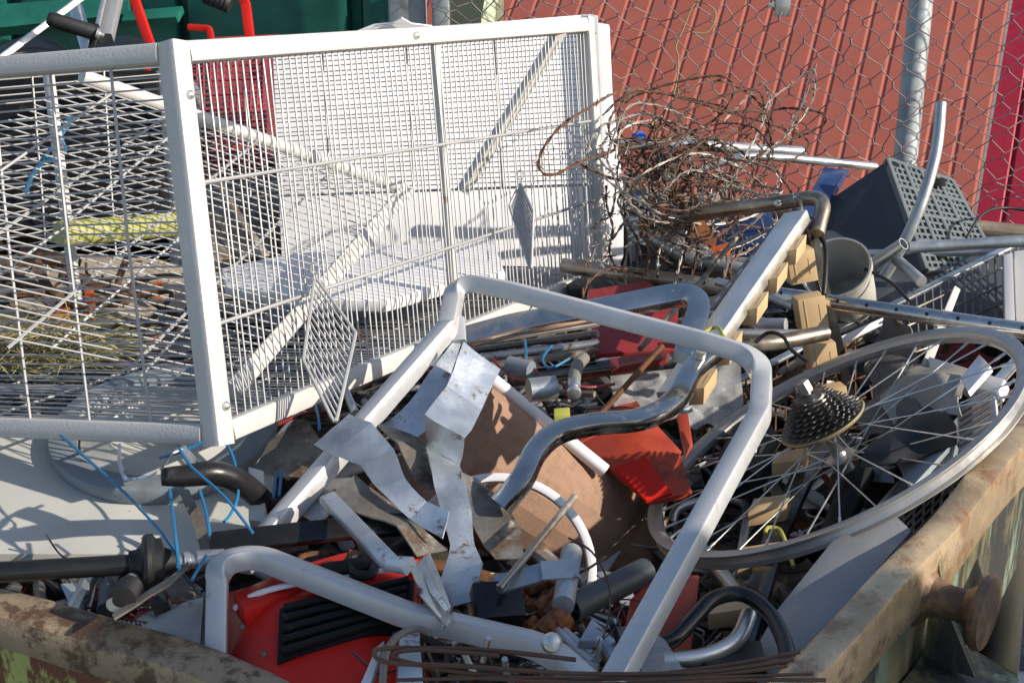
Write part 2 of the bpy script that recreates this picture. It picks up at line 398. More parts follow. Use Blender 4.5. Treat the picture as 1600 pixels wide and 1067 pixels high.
# ---------------------------------------------------------------- background
# red ribbed roof beyond the fence
dv = Vector((1440, 3662, 3345)).normalized(); eave = Vector((3662, -1440, 0)).normalized(); o0 = P(1250, 180, 6.4)
nrm_ = eave.cross(dv).normalized()
def ribbed(mb, u0, u1, v0, v1, pitch=.118, dep=-.0042):
    prof = []; u = u0
    while u < u1:
        prof += [(u, 0), (u + pitch * .78, 0), (u + pitch * .87, dep), (u + pitch * .90, dep)]; u += pitch
    b = len(mb.v)
    for (x, h) in prof:
        mb.v.append(o0 + eave * x + dv * v0 + nrm_ * h); mb.v.append(o0 + eave * x + dv * v1 + nrm_ * h)
    for i in range(len(prof) - 1): mb.face(b + 2 * i, b + 2 * i + 1, b + 2 * i + 3, b + 2 * i + 2)
ray_ = P(1552, 180, 1) - co.location; ub = (co.location + ray_ * ((o0 - co.location).dot(nrm_) / ray_.dot(nrm_)) - o0).dot(eave)
t = Thing('shed_roof', 'brick red ribbed metal shed roof sloping behind the wire fence', 'shed')
q = MB(); ribbed(q, ub - .118 * 36, ub - .03, -1.3, 2.2); t.add('ribbed_roof', q, M['redwall'], smooth=2)
q = MB(); ribbed(q, ub, 3.6, -1.3, 2.2, .12, -.012); t.add('ribbed_roof', q, M['crimwall'], smooth=2, label='crimson ribbed roof sheets at the right end')
q = MB(); q.slab([o0 + eave * -2.6 + dv * -1.25 - nrm_ * .06, o0 + eave * 3.2 + dv * -1.25 - nrm_ * .06, Vector((*(o0 + eave * 3.2 + dv * -1.25).xy, 0)), Vector((*(o0 + eave * -2.6 + dv * -1.25).xy, 0))], .1)
t.add('wall', q, M['crim'])
t.done()
# green container behind on the left
t = Thing('green_container', 'dark green steel container wall with rust streaks at the upper left', 'container')
q = MB(); a = P(-250, -40, 4.9); b = P(622, -40, 4.6); L_ = (b - a)
A0 = Vector((a.x, a.y, 2.6)); B0 = Vector((b.x, b.y, 2.6)); dp = Vector((0, .06, 0))
def gf(u, v):
    p = A0.lerp(B0, u); p = Vector((p.x, p.y, 2.6 - 2.5 * v))
    ph = (u * 3.3 + .1) % 1
    return p + (dp if .1 < ph < .2 else dp * 0)
q.grid(gf, 180, 2, .01); t.add('corrugated_side', q, M['green'])
q = MB(); q.slab([P(-60, 12, 4.72), P(200, -8, 4.72), P(200, 22, 4.7), P(-60, 50, 4.7)], .06); q.slab([P(195, 18, 4.66), P(285, 10, 4.66), P(275, 27, 4.64), P(190, 33, 4.64)], .03); t.add('rail', q, M['green'])
t.done()
def post_thing(x0, x1, d, m, label, cat, nm='steel_post'):
    t = MB(); a = P((x0 + x1) / 2, -60, d); wd = (x1 - x0) / F * d
    b = Vector((a.x, a.y, .0)); t.sweep([a + UP * .4, b], rect(wd, wd * .8, .006), nrm=Vector((0, 1, 0))); solo(nm, t, m, label, cat)
post_thing(606, 664, 4.45, M['post'], 'wide grey galvanised upright beside the green container', 'post')
post_thing(674, 701, 4.4, M['post'], 'narrow grey upright next to the pale green panel', 'post')
q = MB(); a = P(702, -60, 4.5); b = P(768, -60, 4.5); c = P(740, 60, 4.4)
q.slab([a, b, P(752, 30, 4.45), Vector((c.x, c.y, .1)), Vector((a.x, a.y, .1))], .05); solo('painted_panel', q, M['pgreen'], 'pale green painted panel left of the chain-link fence', 'panel')
# chain link fence
t = Thing('chain_link_fence', 'sagging chain-link fence in front of the red ribbed roof', 'fence')
FY = 4.32
def fp(x, z):
    n1 = noise.noise_vector(Vector((x * 1.7, z * 1.7, 3))) * .075 + noise.noise_vector(Vector((x * 8, z * 8, 9))) * .032
    k = .010 * (z - .8)
    return Vector((x + n1.x + z * .0, FY + n1.z * 1.2 + .02 * math.sin(x * 3), z + n1.y - .03 * math.sin(x * 2.3)))
q = MB(); dx, dzz = .039, .037
nx = int(3.1 / dx); nzz = int(1.75 / dzz)
for i in range(nx):
    pts = []
    for j in range(nzz):
        off = dx * .46 if (i + j) % 2 else -dx * .46
        x = -.20 + i * dx + off
        for e_ in (-.0065, .0065): pts.append(fp(x, .62 + j * dzz + e_) + Vector((0, .003 * (1 if j % 2 else -1), 0)))
    # broken strands here and there
    q.tube(pts, .0019, 4, caps=False)
# second family joined at the knuckles
t.add('wire_mesh', q, M['mesh'])
q = MB(); a = P(1442, -30, 4.5); b = P(1412, 275, 4.5); dn = (b - a).normalized()
q.tube([a - dn * .3, b + dn * .9], .038, 18); t.add('post', q, M['post'])
q = MB(); q.box(P(1223, 8, 4.28), Vector((.022, 0, 0)), Vector((0, .006, 0)), Vector((0, 0, .035))); q.box(P(1206, 8, 4.28), Vector((.012, 0, .003)), Vector((0, .004, 0)), Vector((0, 0, .008)))
t.add('clamp', q, M['galvp'], bevel=.002)
t.done()
solo('plastic_tie', MB().tube(spline(W([(1049, 160, 4.22), (1058, 125, 4.22), (1060, 90, 4.22), (1056, 73, 4.22), (1068, 45, 4.22), (1080, 15, 4.22), (1090, 4, 4.22), (1106, 8, 4.2), (1118, 20, 4.2), (1115, 38, 4.2), (1102, 52, 4.2), (1082, 51, 4.2)]), 6), .0024, 6), M['straw'], 'yellow plastic tie looped in the chain-link fence', 'cord')
# ---------------------------------------------------------------- white wire cage
At, Ab = P(272, 84, 1.9), P(340, 678, 1.9)
Rt, Rb = P(916, 40, 2.9), P(938, 428, 2.9)
wt = (P(0, 108, 2.02) - At) * 3.1; wb = (P(0, 668, 2.02) - Ab) * 3.1
wv = (wt + wb) * .5
Bt, Bb, Ct, Cb = At + wv, Ab + wv, Rt + wv, Rb + wv
t = Thing('wire_cage', 'large white wire mesh cage with square frame lying across the left of the skip', 'cage')
def lerp(a, b, u): return a.lerp(b, u)
fr_n = (Rt - At).cross(Ab - At).normalized()
ln = (Bt - At).cross(Ab - At).normalized()
def cbar(a, b, wd=.03, th=.03, up=None, name='frame_bar', m='white'):
    q = MB(); q.sweep([a, b], rect(wd, th, .004), nrm=up); return t.add(name, q, M[m])
ex = (At - Ab).normalized() * .015
pst = MB(); pst.sweep([Ab - ex, At + ex], rect(.032, .032, .004), nrm=fr_n); post = t.add('corner_post', pst, M['white'])
sgn = fr_n if fr_n.dot(co.location - At) > 0 else -fr_n
for p in (lerp(At, Ab, .115), lerp(At, Ab, .93), lerp(At, Rt, .46)):
    bl2 = MB(); bl2.lathe(p + sgn * .016 + (Rt - At).normalized() * .004, sgn, [(0, -.002), (.0062, -.002), (.0062, .003), (.003, .006), (0, .007)], 12); t.add('bolt', bl2, M['alu'])
pst = MB(); pst.sweep([Rb - ex, Rt + ex], rect(.026, .03, .004), nrm=fr_n); t.add('corner_post', pst, M['white'])
pst = MB(); pst.sweep([Cb - ex, Ct + ex], rect(.03, .03, .004), nrm=fr_n); t.add('corner_post', pst, M['white'])
pst = MB(); pst.sweep([Bb - ex, Bt + ex], rect(.03, .03, .004), nrm=fr_n); t.add('corner_post', pst, M['white'])
for (a, b) in ((At, Rt), (Ab, Rb), (Ct, Rt), (Cb, Rb), (Bt, Ct), (Bb, Cb)):
    d_ = (b - a).normalized() * .017; cbar(a + d_, b - d_, .029, .029, fr_n if abs((b - a).normalized().dot((Rt - At).normalized())) > .9 else ln)
for (a, b) in ((At, Bt), (Ab, Bb)):
    d_ = (b - a).normalized() * .017; q = MB(); q.sweep([a + d_, b - d_], rect(.028, .034, .011), nrm=ln); t.add('frame_bar', q, M['white'])
mu = .47
q = MB(); q.sweep([lerp(At, Rt, .535) - sgn*.004, P(712, 528, 2.45)], rect(.016, .012, .002), nrm=fr_n); t.add('mid_post', q, M['white'])
WR = .0015
def wires(a0, a1, b0, b1, n, r=WR, off=Vector((0, 0, 0)), jit=.0012, mb=None, u0=.0, u1=1.0):
    mb = mb or MB()
    for i in range(1, n):
        u = u0 + (u1 - u0) * i / n
        p, q_ = a0.lerp(a1, u) + off, b0.lerp(b1, u) + off
        j = Vector((R.uniform(-1, 1), R.uniform(-1, 1), R.uniform(-1, 1))) * jit
        mid = (p + q_) * .5 + j * 2
        mb.tube([p, mid, q_ + j * .5], r, 5, caps=False)
    return mb
# near left face
q = wires(At, Ab, Bt, Bb, 34, .0014, jit=.0025); wires(At, Bt, Ab, Bb, 10, .0024, ln * .003, .002, q); t.add('wire_panel', q, M['wire'])
# long right face
q = wires(At, Rt, Ab, Rb, 80, .0014, jit=.002); 
for u, v in ((.345, .385), (.72, .70)):
    q.tube([At.lerp(Ab, u) + sgn * .004, Rt.lerp(Rb, v) + sgn * .004], .0028, 6, caps=False)
t.add('wire_panel', q, M['wire'])
# far face, back face and floor
q = wires(Rt, Rb, Ct, Cb, 30, .0012, u0=0, u1=.64); Rm, Cm = Rt.lerp(Rb, .64), Ct.lerp(Cb, .64); wires(Rt, Ct, Rm, Cm, 5, .0022, ln * .003, .001, q); q.tube([Rm, Cm], .003, 6); t.add('wire_panel', q, M['wire'])
q = wires(Bt, Bb, Ct, Cb, 30); wires(Bt, Ct, Bb, Cb, 6, .0022, sgn * .003, .001, q); t.add('wire_panel', q, M['wire'])
q = wires(Ab, Rb, Bb, Cb, 72, .0015, UP * .002, .002); wires(Ab, Bb, Rb, Cb, 7, .0024, UP * -.003, .001, q); t.add('floor_panel', q, M['wire'])
# door folded inwards
T1, T2, B2 = P(128, 120, 2.25), P(636, 298, 2.72), P(362, 612, 2.06)
B1 = T1 + (B2 - T2) + Vector((.0, 0, .0))
dn_ = (T2 - T1).cross(B2 - T2).normalized()
q = MB(); q.tube([T1, T2 - (T2 - T1).normalized() * .004], .0125, 14); t.add('door_bar', q, M['white'])
q = MB(); q.sweep([T2, B2], rect(.028, .02, .003), nrm=dn_); t.add('door_bar', q, M['white'])
q = MB(); q.sweep([P(75, 110, 2.42), P(120, 470, 2.42)], rect(.018, .012, .003), nrm=ln); t.add('door_bar', q, M['white'])
q = wires(T1, B1, T2, B2, 34, .0013); wires(T1, T2, B1, B2, 4, .0024, dn_ * .003, .001, q); t.add('door_panel', q, M['wire'])
q = MB(); q.sweep(W([(876, 48, 2.80), (800, 175, 2.84), (722, 300, 2.86)]), rect(.026, .018, .003), nrm=fr_n); t.add('brace_bar', q, M['white'])
for (a, b) in (((0, 268, 1.96), (180, 143, 2.12)), ((92, 358, 2.0), (275, 205, 2.2)), ((80, 545, 2.05), (285, 368, 2.2)), ((218, 590, 2.05), (305, 495, 2.2)), ((0, 430, 2.02), (100, 355, 2.1))):
    q = MB(); q.tube([P(*a), P(*b)], .0022, 6); t.add('brace_wire', q, M['wire'])
t.done()
def rack(c, n, label, lean=None, d=.0016):
    p0, p1, p2, p3 = W(c); m_ = MB()
    m_.tube(fillet([p0, p1, p2, p3], .004, 3, True), .0026, 6, closed=True, caps=False)
    for i in range(1, n):
        u = i / n; a = p0.lerp(p3, u); b = p1.lerp(p2, u); m_.tube([a, b], d, 5, caps=False)
    lp = [p0 + Vector((.006 * math.cos(k * .7), 0, .012 + .009 * math.sin(k * .7))) for k in range(9)]
    m_.tube(lp, .0016, 5)
    solo('wire_rack', m_, M['wire'], label, 'rack')
rack([(492, 432, 2.08), (556, 520, 2.02), (524, 664, 1.93), (474, 562, 1.98)], 13, 'small white wire rack with slanting bars hooked on the cage side, nearer one')
rack([(813, 284, 2.55), (833, 330, 2.5), (830, 428, 2.47), (796, 322, 2.53)], 12, 'small white wire rack hooked at the far end of the cage side')
# ---------------------------------------------------------------- white panels behind the cage
def panel(name, pts, th, m, label, cat, bevel=.002, **k):
    q = MB(); q.slab(W(pts), th); return solo(name, q, M[m], label, cat, bevel=bevel, **k)
t = Thing('fridge_panel', 'tall white plastic appliance panel standing behind the far end of the cage', 'panel')
def pan(pts, u, v, k=0):
    a, b, c, d = pts; return a.lerp(b, u).lerp(d.lerp(c, u), v)
e = W([(425, 62, 3.27), (925, 22, 3.40), (958, 420, 3.40), (440, 408, 3.27)])
q = MB(); q.slab([e[0], e[0].lerp(e[1], .5), e[1], e[2], e[3]], .015); t.add('panel', q, M['sheetw'], bevel=.004)
q = MB(); q.slab(W([(908, 22, 3.36), (934, 24, 3.36), (938, 120, 3.36), (950, 414, 3.36), (926, 416, 3.36)]), .012); l_ = t.add('lip', q, M['pale'], bevel=.003)
q = MB()
for y in (52, 124, 190, 330):
    q = MB(); q.lathe(P(930 + (y - 50) * .045, y, 3.358), Vector((0, -1, 0)), [(0, 0), (.0035, 0), (.003, .002), (0, .0025)], 10); t.add('screw', q, M['alu'], l_)
t.done()
panel('door_liner', [(930, 34, 3.46), (953, 38, 3.46), (958, 150, 3.46), (975, 300, 3.44), (975, 398, 3.42), (968, 418, 3.42), (940, 422, 3.42)], .03, 'sheetw', 'white plastic door liner behind the tall panel, its edge showing to the right', 'panel', bevel=.006)
t = Thing('plastic_tray', 'white plastic tray lying on the cage floor before the tall white panel', 'tray')
q = MB(); q.slab([Z(x, y, 1.60) for x, y in ((345, 418), (450, 396), (640, 380), (770, 370), (790, 425), (690, 445), (604, 470), (500, 468), (352, 446))], .022); t.add('tray', q, M['sheetw'], bevel=.006)
t.done()
q = MB()
q.slab(W([(560, 50, 2.50), (585, 40, 2.50), (612, 37, 2.49), (628, 29, 2.47), (644, 38, 2.50), (676, 42, 2.55), (680, 60, 2.56), (560, 70, 2.5)]), .004); solo('plastic_bag', q, M['sheetw'], 'scrap of white plastic peeking over the top bar of the cage', 'plastic scrap')
# dark bin and red crate seen through the mesh
q = MB(); q.slab(W([(-120, 118, 3.35), (245, 108, 3.35), (262, 345, 3.2), (-120, 372, 3.2)]), .25); solo('black_bin', q, M['black'], 'black plastic bin seen through the mesh at the left end of the cage', 'bin', bevel=.012)
q = MB(); q.slab(W([(238, 110, 3.36), (292, 106, 3.36), (300, 350, 3.3), (262, 350, 3.3)]), .15); solo('enamel_panel', q, M['greyb'], 'blue-grey enamel panel between the black bin and the red crate', 'panel', bevel=.01)
t = Thing('mesh_crate', 'crimson plastic mesh crate standing behind the cage', 'crate')
a, b, c, d = W([(296, 84, 3.55), (412, 78, 3.6), (412, 290, 3.5), (300, 300, 3.45)])
q = MB()
for i in range(12):
    u = i / 11; q.tube([a.lerp(b, u), d.lerp(c, u)], .0035, 4)
for i in range(20):
    u = i / 19; q.tube([a.lerp(d, u), b.lerp(c, u)], .0035, 4)
t.add('mesh_side', q, M['dcrim'])
q = MB(); q.tube([a, b, c, d], .009, 8, closed=True, caps=False); t.add('frame', q, M['dcrim'])
bk = Vector((0, .25, 0)); q = MB(); q.slab([p + bk for p in (a, b, c, d)], .02); t.add('back_side', q, M['crim'])
t.done()
q = MB(); q.slab(W([(296, 285, 3.3), (442, 275, 3.42), (446, 398, 3.3), (300, 410, 3.2)]), .12); solo('metal_plate', q, M['dirty'], 'grimy dark plate below the red mesh crate', 'metal plate', bevel=.006)
t = Thing('red_trolley', 'red painted tubular trolley frame sticking up behind the cage top', 'trolley')
for pts, w_ in (([(205, -30, 3.6), (212, 5, 3.6), (238, 80, 3.6)], .018), ([(375, -10, 3.6), (384, 8, 3.6), (394, 90, 3.6)], .018), ([(294, 43, 3.6), (327, 45, 3.6), (336, 90, 3.6)], .012)):
    q = MB(); q.sweep(fillet(W(pts), .01), rect(w_ * 1.3, w_ * 1.1, .002), nrm=Vector((0, 1, 0))); t.add('tube', q, M['red'])
q = MB(); q.tube(W([(215, 160, 3.62), (240, 80, 3.6), (336, 90, 3.6), (394, 90, 3.6), (402, 170, 3.62)]), .009, 8); t.add('tube', q, M['red'])
t.done()
# exercise bike bits, upper left
t = Thing('exercise_machine', 'black and silver exercise machine frame with round grip at the upper left corner', 'exercise machine')
q = MB(); c = P(52, 78, 2.55)
q.grid(lambda u, v: P(-12 + 138 * u, 98 - 44 * math.sin(math.pi * min(1, u * .93 + .07)) ** .7 * v ** .5 + 2 * v, 2.42 + .28 * v), 16, 8, .006); t.add('cover', q, M['black'])
q = MB(); q.grid(lambda u, v: P(146 + 92 * u, 82 - 28 * math.sin(math.pi * min(1, u * .95 + .03)) ** .5 * v ** .5 + 2 * v, 2.52 + .22 * v), 16, 8, .006); t.add('cover', q, M['black'])
q = MB(); q.lathe(P(78, 30, 2.45), (P(152, 53, 2.47) - P(78, 30, 2.45)), [(0, -.004), (.010, -.004), (.0125, 0), (.0125, .006), (.0135, .007), (.0135, .072), (.012, .076), (.012, .082), (0, .083)], 20); t.add('grip', q, M['rubber'])
q = MB(); q.lathe(P(150, 52, 2.46), (P(152, 53, 2.47) - P(78, 30, 2.45)), [(0, 0), (.006, 0), (.009, .001), (.009, .006), (.004, .007), (.004, .014), (0, .014)], 12); t.add('bolt', q, M['alu'])
for pts, w_, m_ in (([(140, -12, 2.56), (60, 48, 2.5), (-10, 100, 2.45)], .012, 'alu'), ([(165, -12, 2.56), (148, 60, 2.5)], .008, 'alu'), ([(181, -12, 2.6), (165, 60, 2.55)], .026, 'mgrey'), ([(118, 10, 2.62), (140, 84, 2.55)], .02, 'galvp'), ([(150, 40, 2.5), (142, 90, 2.48)], .012, 'blackp')):
    q = MB(); q.sweep(W(pts), rect(w_, w_, .002), nrm=Vector((0, -1, 0))); t.add('strut', q, M[m_])
t.done()
t = Thing('ribbed_foot', 'black ribbed rubber foot poking down from the top edge left of centre', 'rubber foot')
q = MB(); q.lathe(P(318, -8, 3.9), P(362, 10, 3.9) - P(318, -8, 3.9), [(0, 0), (.018, 0)] + [(.022 + .002 * (i % 2), .004 + .006 * i) for i in range(12)] + [(.02, .08), (0, .08)], 18); t.add('grip', q, M['rubber'])
q = MB(); q.tube([P(318, -8, 3.9), P(270, -60, 3.9)], .014, 10); t.add('bar', q, M['blackp']); t.done()
# ---------------------------------------------------------------- things inside the cage
t = MB(); t.lathe(P(92, 366, 2.3), P(286, 350, 2.5) - P(92, 366, 2.3), [(0, 0), (.018, 0), (.0215, .004), (.0215, .295), (.018, .30), (0, .30)], 20)
solo('yellow_roll', t, M['yellow'], 'yellow-green plastic roll lying inside the left part of the cage', 'roll')
def wig(a, b, n=6, amp=.04, seed=0):
    rr = random.Random(seed); out = []
    for i in range(n + 1):
        p = a.lerp(b, i / n)
        if 0 < i < n: p = p + Vector((rr.uniform(-1, 1), rr.uniform(-1, 1), rr.uniform(-.7, .7))) * amp
        out.append(p)
    return spline(out, 5)
t = MB()
for i, (a, b, r0) in enumerate([((30, 395, 2.7), (300, 505, 2.75), .012), ((60, 420, 2.6), (180, 520, 2.6), .009), ((0, 440, 2.6), (140, 470, 2.5), .007), ((120, 470, 2.8), (310, 430, 2.85), .008), ((200, 400, 2.8), (270, 560, 2.6), .006), ((0, 480, 2.5), (90, 500, 2.5), .006), ((240, 560, 2.5), (300, 470, 2.6), .004), ((300, 400, 2.9), (400, 500, 2.7), .007)]):
    p = wig(P(*a), P(*b), 6, .045, i); t.tube(p, r0, 7, scale=[1.3 - .9 * k / len(p) for k in range(len(p))])
    for k in range(3):
        q0 = p[R.randrange(len(p))]; t.tube(wig(q0, q0 + Vector((R.uniform(-.1, .1), R.uniform(-.06, .06), R.uniform(-.05, .07))), 3, .02, i * 9 + k), r0 * .4, 5)
solo('brown_roots', t, M['root'], 'tangle of brown roots inside the lower left of the cage', 'roots')
t = MB()
for i in range(420):
    a = P(R.uniform(-60, 140), R.uniform(520, 580), R.uniform(2.35, 2.5)); d_ = Vector((R.uniform(-.16, .16), R.uniform(-.08, .08), R.uniform(-.02, .05)))
    t.tube([a, a + d_ * .5 + UP * R.uniform(0, .02), a + d_], .0012, 3, caps=False)
solo('dry_grass', t, M['straw'], 'yellowish dry grass lying on the cage floor at the left edge', 'grass', kind='stuff')
for i, (c, lb) in enumerate([([(86, 462, 2.62), (108, 462, 2.62), (110, 515, 2.6), (88, 516, 2.6)], 'left one'), ([(132, 452, 2.7), (146, 452, 2.7), (150, 506, 2.68), (134, 506, 2.68)], 'middle one'), ([(240, 440, 2.85), (254, 440, 2.85), (254, 470, 2.83), (241, 470, 2.83)], 'right one')]):
    panel('orange_strip', c, .004, 'orange', 'short orange plastic strip behind the roots in the cage, ' + lb + ' of three', 'plastic strip', bevel=0, group='orange strips in the cage')
panel('tan_board', [(-80, 400, 3.0), (120, 396, 3.02), (250, 405, 3.05), (330, 430, 3.0), (320, 520, 2.8), (150, 560, 2.65), (-80, 560, 2.6)], .03, 'tan', 'weathered tan board seen through the mesh behind the brown roots', 'board', bevel=.003)
q = MB(); q.tube(spline(W([(560, 520, 2.45), (575, 545, 2.42), (590, 560, 2.4), (608, 556, 2.4), (616, 538, 2.42)]), 6), .0045, 8); q.tube(spline(W([(485, 500, 2.5), (520, 535, 2.45), (545, 560, 2.4)]), 6), .003, 8)
solo('brown_hook', q, M['rust'], 'curved brown hook lying on the cage floor near the lower bar', 'hook')
q = MB(); q.tube(spline(W([(112, 180, 2.6), (95, 210, 2.6), (100, 240, 2.6), (60, 260, 2.6), (40, 300, 2.6), (52, 270, 2.62), (85, 225, 2.6), (108, 195, 2.62)]), 6), .004, 6)
solo('blue_rope', q, M['blue'], 'blue rope hanging before the black bin inside the cage', 'rope')
# ---------------------------------------------------------------- deep scrap filling the skip
def inside(p, m=.10):
    r_ = p - C1; a = r_.dot(dR); 
    # solve r = a*dR + b*dF
    det = dR.x * dF.y - dR.y * dF.x
    a = (r_.x * dF.y - r_.y * dF.x) / det; b = (dR.x * r_.y - dR.y * r_.x) / det
    return m < a < LR_ - m and m < b < LF_ - m
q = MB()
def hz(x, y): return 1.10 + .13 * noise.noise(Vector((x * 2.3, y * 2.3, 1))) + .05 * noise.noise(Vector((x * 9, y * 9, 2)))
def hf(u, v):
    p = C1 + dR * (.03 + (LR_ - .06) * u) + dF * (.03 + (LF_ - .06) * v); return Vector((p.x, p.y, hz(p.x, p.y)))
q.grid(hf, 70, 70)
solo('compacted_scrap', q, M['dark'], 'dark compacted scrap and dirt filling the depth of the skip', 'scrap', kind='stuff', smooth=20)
q = MB(); mats = ['dark', 'dirty', 'dirty', 'gloss', 'blackp', 'galv', 'galvp', 'rust', 'rubber', 'dgrey', 'brass', 'dirty', 'crim', 'pale', 'alu']
rr = random.Random(21)
for i in range(950):
    p = C1 + dR * rr.uniform(.06, LR_ - .06) + dF * rr.uniform(.06, LF_ - .06)
    p.z = hz(p.x, p.y) + rr.uniform(0, .20)
    q.mi = rr.randrange(len(mats)); k = rr.random(); a = rr.uniform(0, 6.28); tl = rr.uniform(-.35, .35)
    d_ = Vector((math.cos(a) * math.cos(tl), math.sin(a) * math.cos(tl), math.sin(tl))); L_ = rr.uniform(.06, .28)
    a_, b_ = p - d_ * L_ * .5, p + d_ * L_ * .5
    if not (inside(a_, .05) and inside(b_, .05)): continue
    a_.z = min(a_.z, 1.40); b_.z = min(b_.z, 1.40)
    if k < .25: q.tube([a_, b_], rr.uniform(.004, .014), 8)
    elif k < .5: q.sweep([a_, (a_ + b_) / 2 + UP * rr.uniform(-.01, .03), b_], rect(rr.uniform(.01, .05), rr.uniform(.002, .012), .001))
    elif k < .72: q.tube(wig(a_, b_, 4, .03, i), rr.uniform(.0015, .004), 5)
    elif k < .9:
        s_ = d_.cross(UP).normalized() * rr.uniform(.02, .07) + UP * rr.uniform(-.02, .02); f_ = d_ * L_ * .45
        q.strip([p - f_ - s_, p - s_ + UP * rr.uniform(-.02, .02), p + f_ * rr.uniform(.6, 1) - s_], [p - f_ + s_ * rr.uniform(.6, 1), p + s_, p + f_ + s_ * .8], .002)
    else: q.lathe(p, d_, [(0, 0), (.018, 0), (.022, .01), (.022, .03), (.012, .034), (.012, .05), (0, .05)], 12)
zones = [(720, 940, 500, 640, 1.36, 1.44, 80), (640, 1000, 960, 1075, 1.42, 1.50, 80), (560, 720, 600, 720, 1.40, 1.46, 30), (1040, 1180, 780, 1060, 1.24, 1.33, 55), (60, 330, 880, 1000, 1.40, 1.46, 35), (1000, 1260, 400, 520, 1.44, 1.50, 45), (1260, 1560, 560, 760, 1.32, 1.41, 55), (800, 960, 880, 1000, 1.40, 1.48, 30)]
for (x0, x1, y0, y1, z0, z1, n_) in zones:
    for i in range(n_):
        p = Z(rr.uniform(x0, x1), rr.uniform(y0, y1), rr.uniform(z0, z1)); q.mi = rr.randrange(len(mats)); k = rr.random(); a = rr.uniform(0, 6.28); tl = rr.uniform(-.5, .5)
        d_ = Vector((math.cos(a) * math.cos(tl), math.sin(a) * math.cos(tl), math.sin(tl))); L_ = rr.uniform(.03, .12)
        a_, b_ = p - d_ * L_ * .5, p + d_ * L_ * .5
        if k < .2: q.tube([a_, b_], rr.uniform(.002, .006), 7)
        elif k < .4: q.sweep([a_, (a_ + b_) / 2 + UP * rr.uniform(-.008, .012), b_], rect(rr.uniform(.006, .02), rr.uniform(.001, .005), .0005))
        elif k < .75: q.tube(wig(a_ - d_ * .04, b_ + d_ * .04, 5, .02, i), rr.uniform(.0009, .002), 4)
        else:
            s_ = d_.cross(UP).normalized() * rr.uniform(.008, .025) + UP * rr.uniform(-.01, .01); f_ = d_ * L_ * .4
            q.strip([p - f_ - s_, p - s_ + UP * rr.uniform(-.01, .01), p + f_ * rr.uniform(.6, 1) - s_], [p - f_ + s_ * rr.uniform(.6, 1), p + s_, p + f_ + s_ * .8], .0015)
solo('mixed_scrap', q, [M[x] for x in mats], 'mixed metal offcuts, rods and wires showing dark in the gaps of the heap', 'scrap', kind='stuff')
# ---------------------------------------------------------------- plane of the wheel, used to lay things under it
def wd(x, y, off=0):
    n = (-.4857, .8470, -.2180); C = ((1300 - 800) / F * 2.17, -(688 - 533.5) / F * 2.17, 2.17); r_ = ((x - 800) / F, -(y - 533.5) / F, 1)
    return sum(a * b for a, b in zip(n, C)) / sum(a * b for a, b in zip(n, r_)) + off
def U(pts, off): return [(x, y, wd(x, y, off)) for x, y in pts]
# ---------------------------------------------------------------- helpers for heap pieces
def tubeobj(name, pts, r, m, label, cat='tube', rf=.03, n=14, hollow=False, sp=False, **k):
    pw = W(pts); pw = spline(pw, 6) if sp else (fillet(pw, rf, 7) if len(pw) > 2 else pw)
    q = MB(); (q.pipe(pw, r) if hollow else q.tube(pw, r, n)); return solo(name, q, M[m], label, cat, **k)
def stripobj(name, L, Rr, m, label, cat='metal strip', th=.0015, bevel=0, **k):
    def den(p): return [p[i].lerp(p[i + 1], k_ / 3) for i in range(len(p) - 1) for k_ in range(3)] + [p[-1]]
    q = MB(); q.strip(den(W(L)), den(W(Rr)), th * 1.5)
    q.v = [p + noise.noise_vector(p * 14) * .0045 + noise.noise_vector(p * 45) * .0012 for p in q.v]
    return solo(name, q, M[m], label, cat, bevel=bevel, smooth=14, **k)
# ---------------------------------------------------------------- silver bed frame in the foreground
t = Thing('tubular_frame', 'large silver square-tube chair frame lying across the front of the heap', 'metal frame')
A = W([(338, 1030, 1.66), (340, 880, 1.70), (400, 868, 1.72), (640, 962, 1.62), (856, 1012, 1.54), (935, 1085, 1.46)])
q = MB(); q.sweep(fillet(A, [0, .055, .06, .3, .11, 0], 14), rect(.0255, .0255, .0035), nrm=Vector((0, .2, 1)).normalized()); t.add('front_loop', q, M['silver'], smooth=24)
Cc = W([(376, 884, 1.76), (700, 512, 2.08), (714, 437, 2.13), (800, 455, 2.09), (960, 497, 2.02), (1100, 533, 1.965), (1192, 562, 1.94), (1188, 648, 1.88), (955, 1075, 1.475)])
q = MB(); q.sweep(fillet(Cc, [0, .02, .055, .04, .2, .2, .085, .05, 0], 14), rect(.0265, .0265, .0035), nrm=Vector((-.05, .35, 1)).normalized()); t.add('back_loop', q, M['silver'], smooth=24)
q = MB(); q.sweep(W([(1186, 625, 1.912), (1168, 706, 1.862)]), rect(.020, .016, .003), nrm=Vector((0, 1, 0))); t.add('stub', q, M['silver'], smooth=24)
q = MB(); q.sweep(W([(716, 500, 2.10), (718, 536, 2.075)]), rect(.020, .016, .003), nrm=Vector((0, 1, 0))); t.add('stub', q, M['silver'], smooth=24)
q = MB(); q.lathe(P(862, 1004, 1.52), (co.location - P(862, 1004, 1.52)), [(0, 0), (.0075, 0), (.011, .003), (.0115, .008), (.009, .013), (.004, .0155), (0, .016)], 20); t.add('end_knob', q, M['alu'])
t.done()
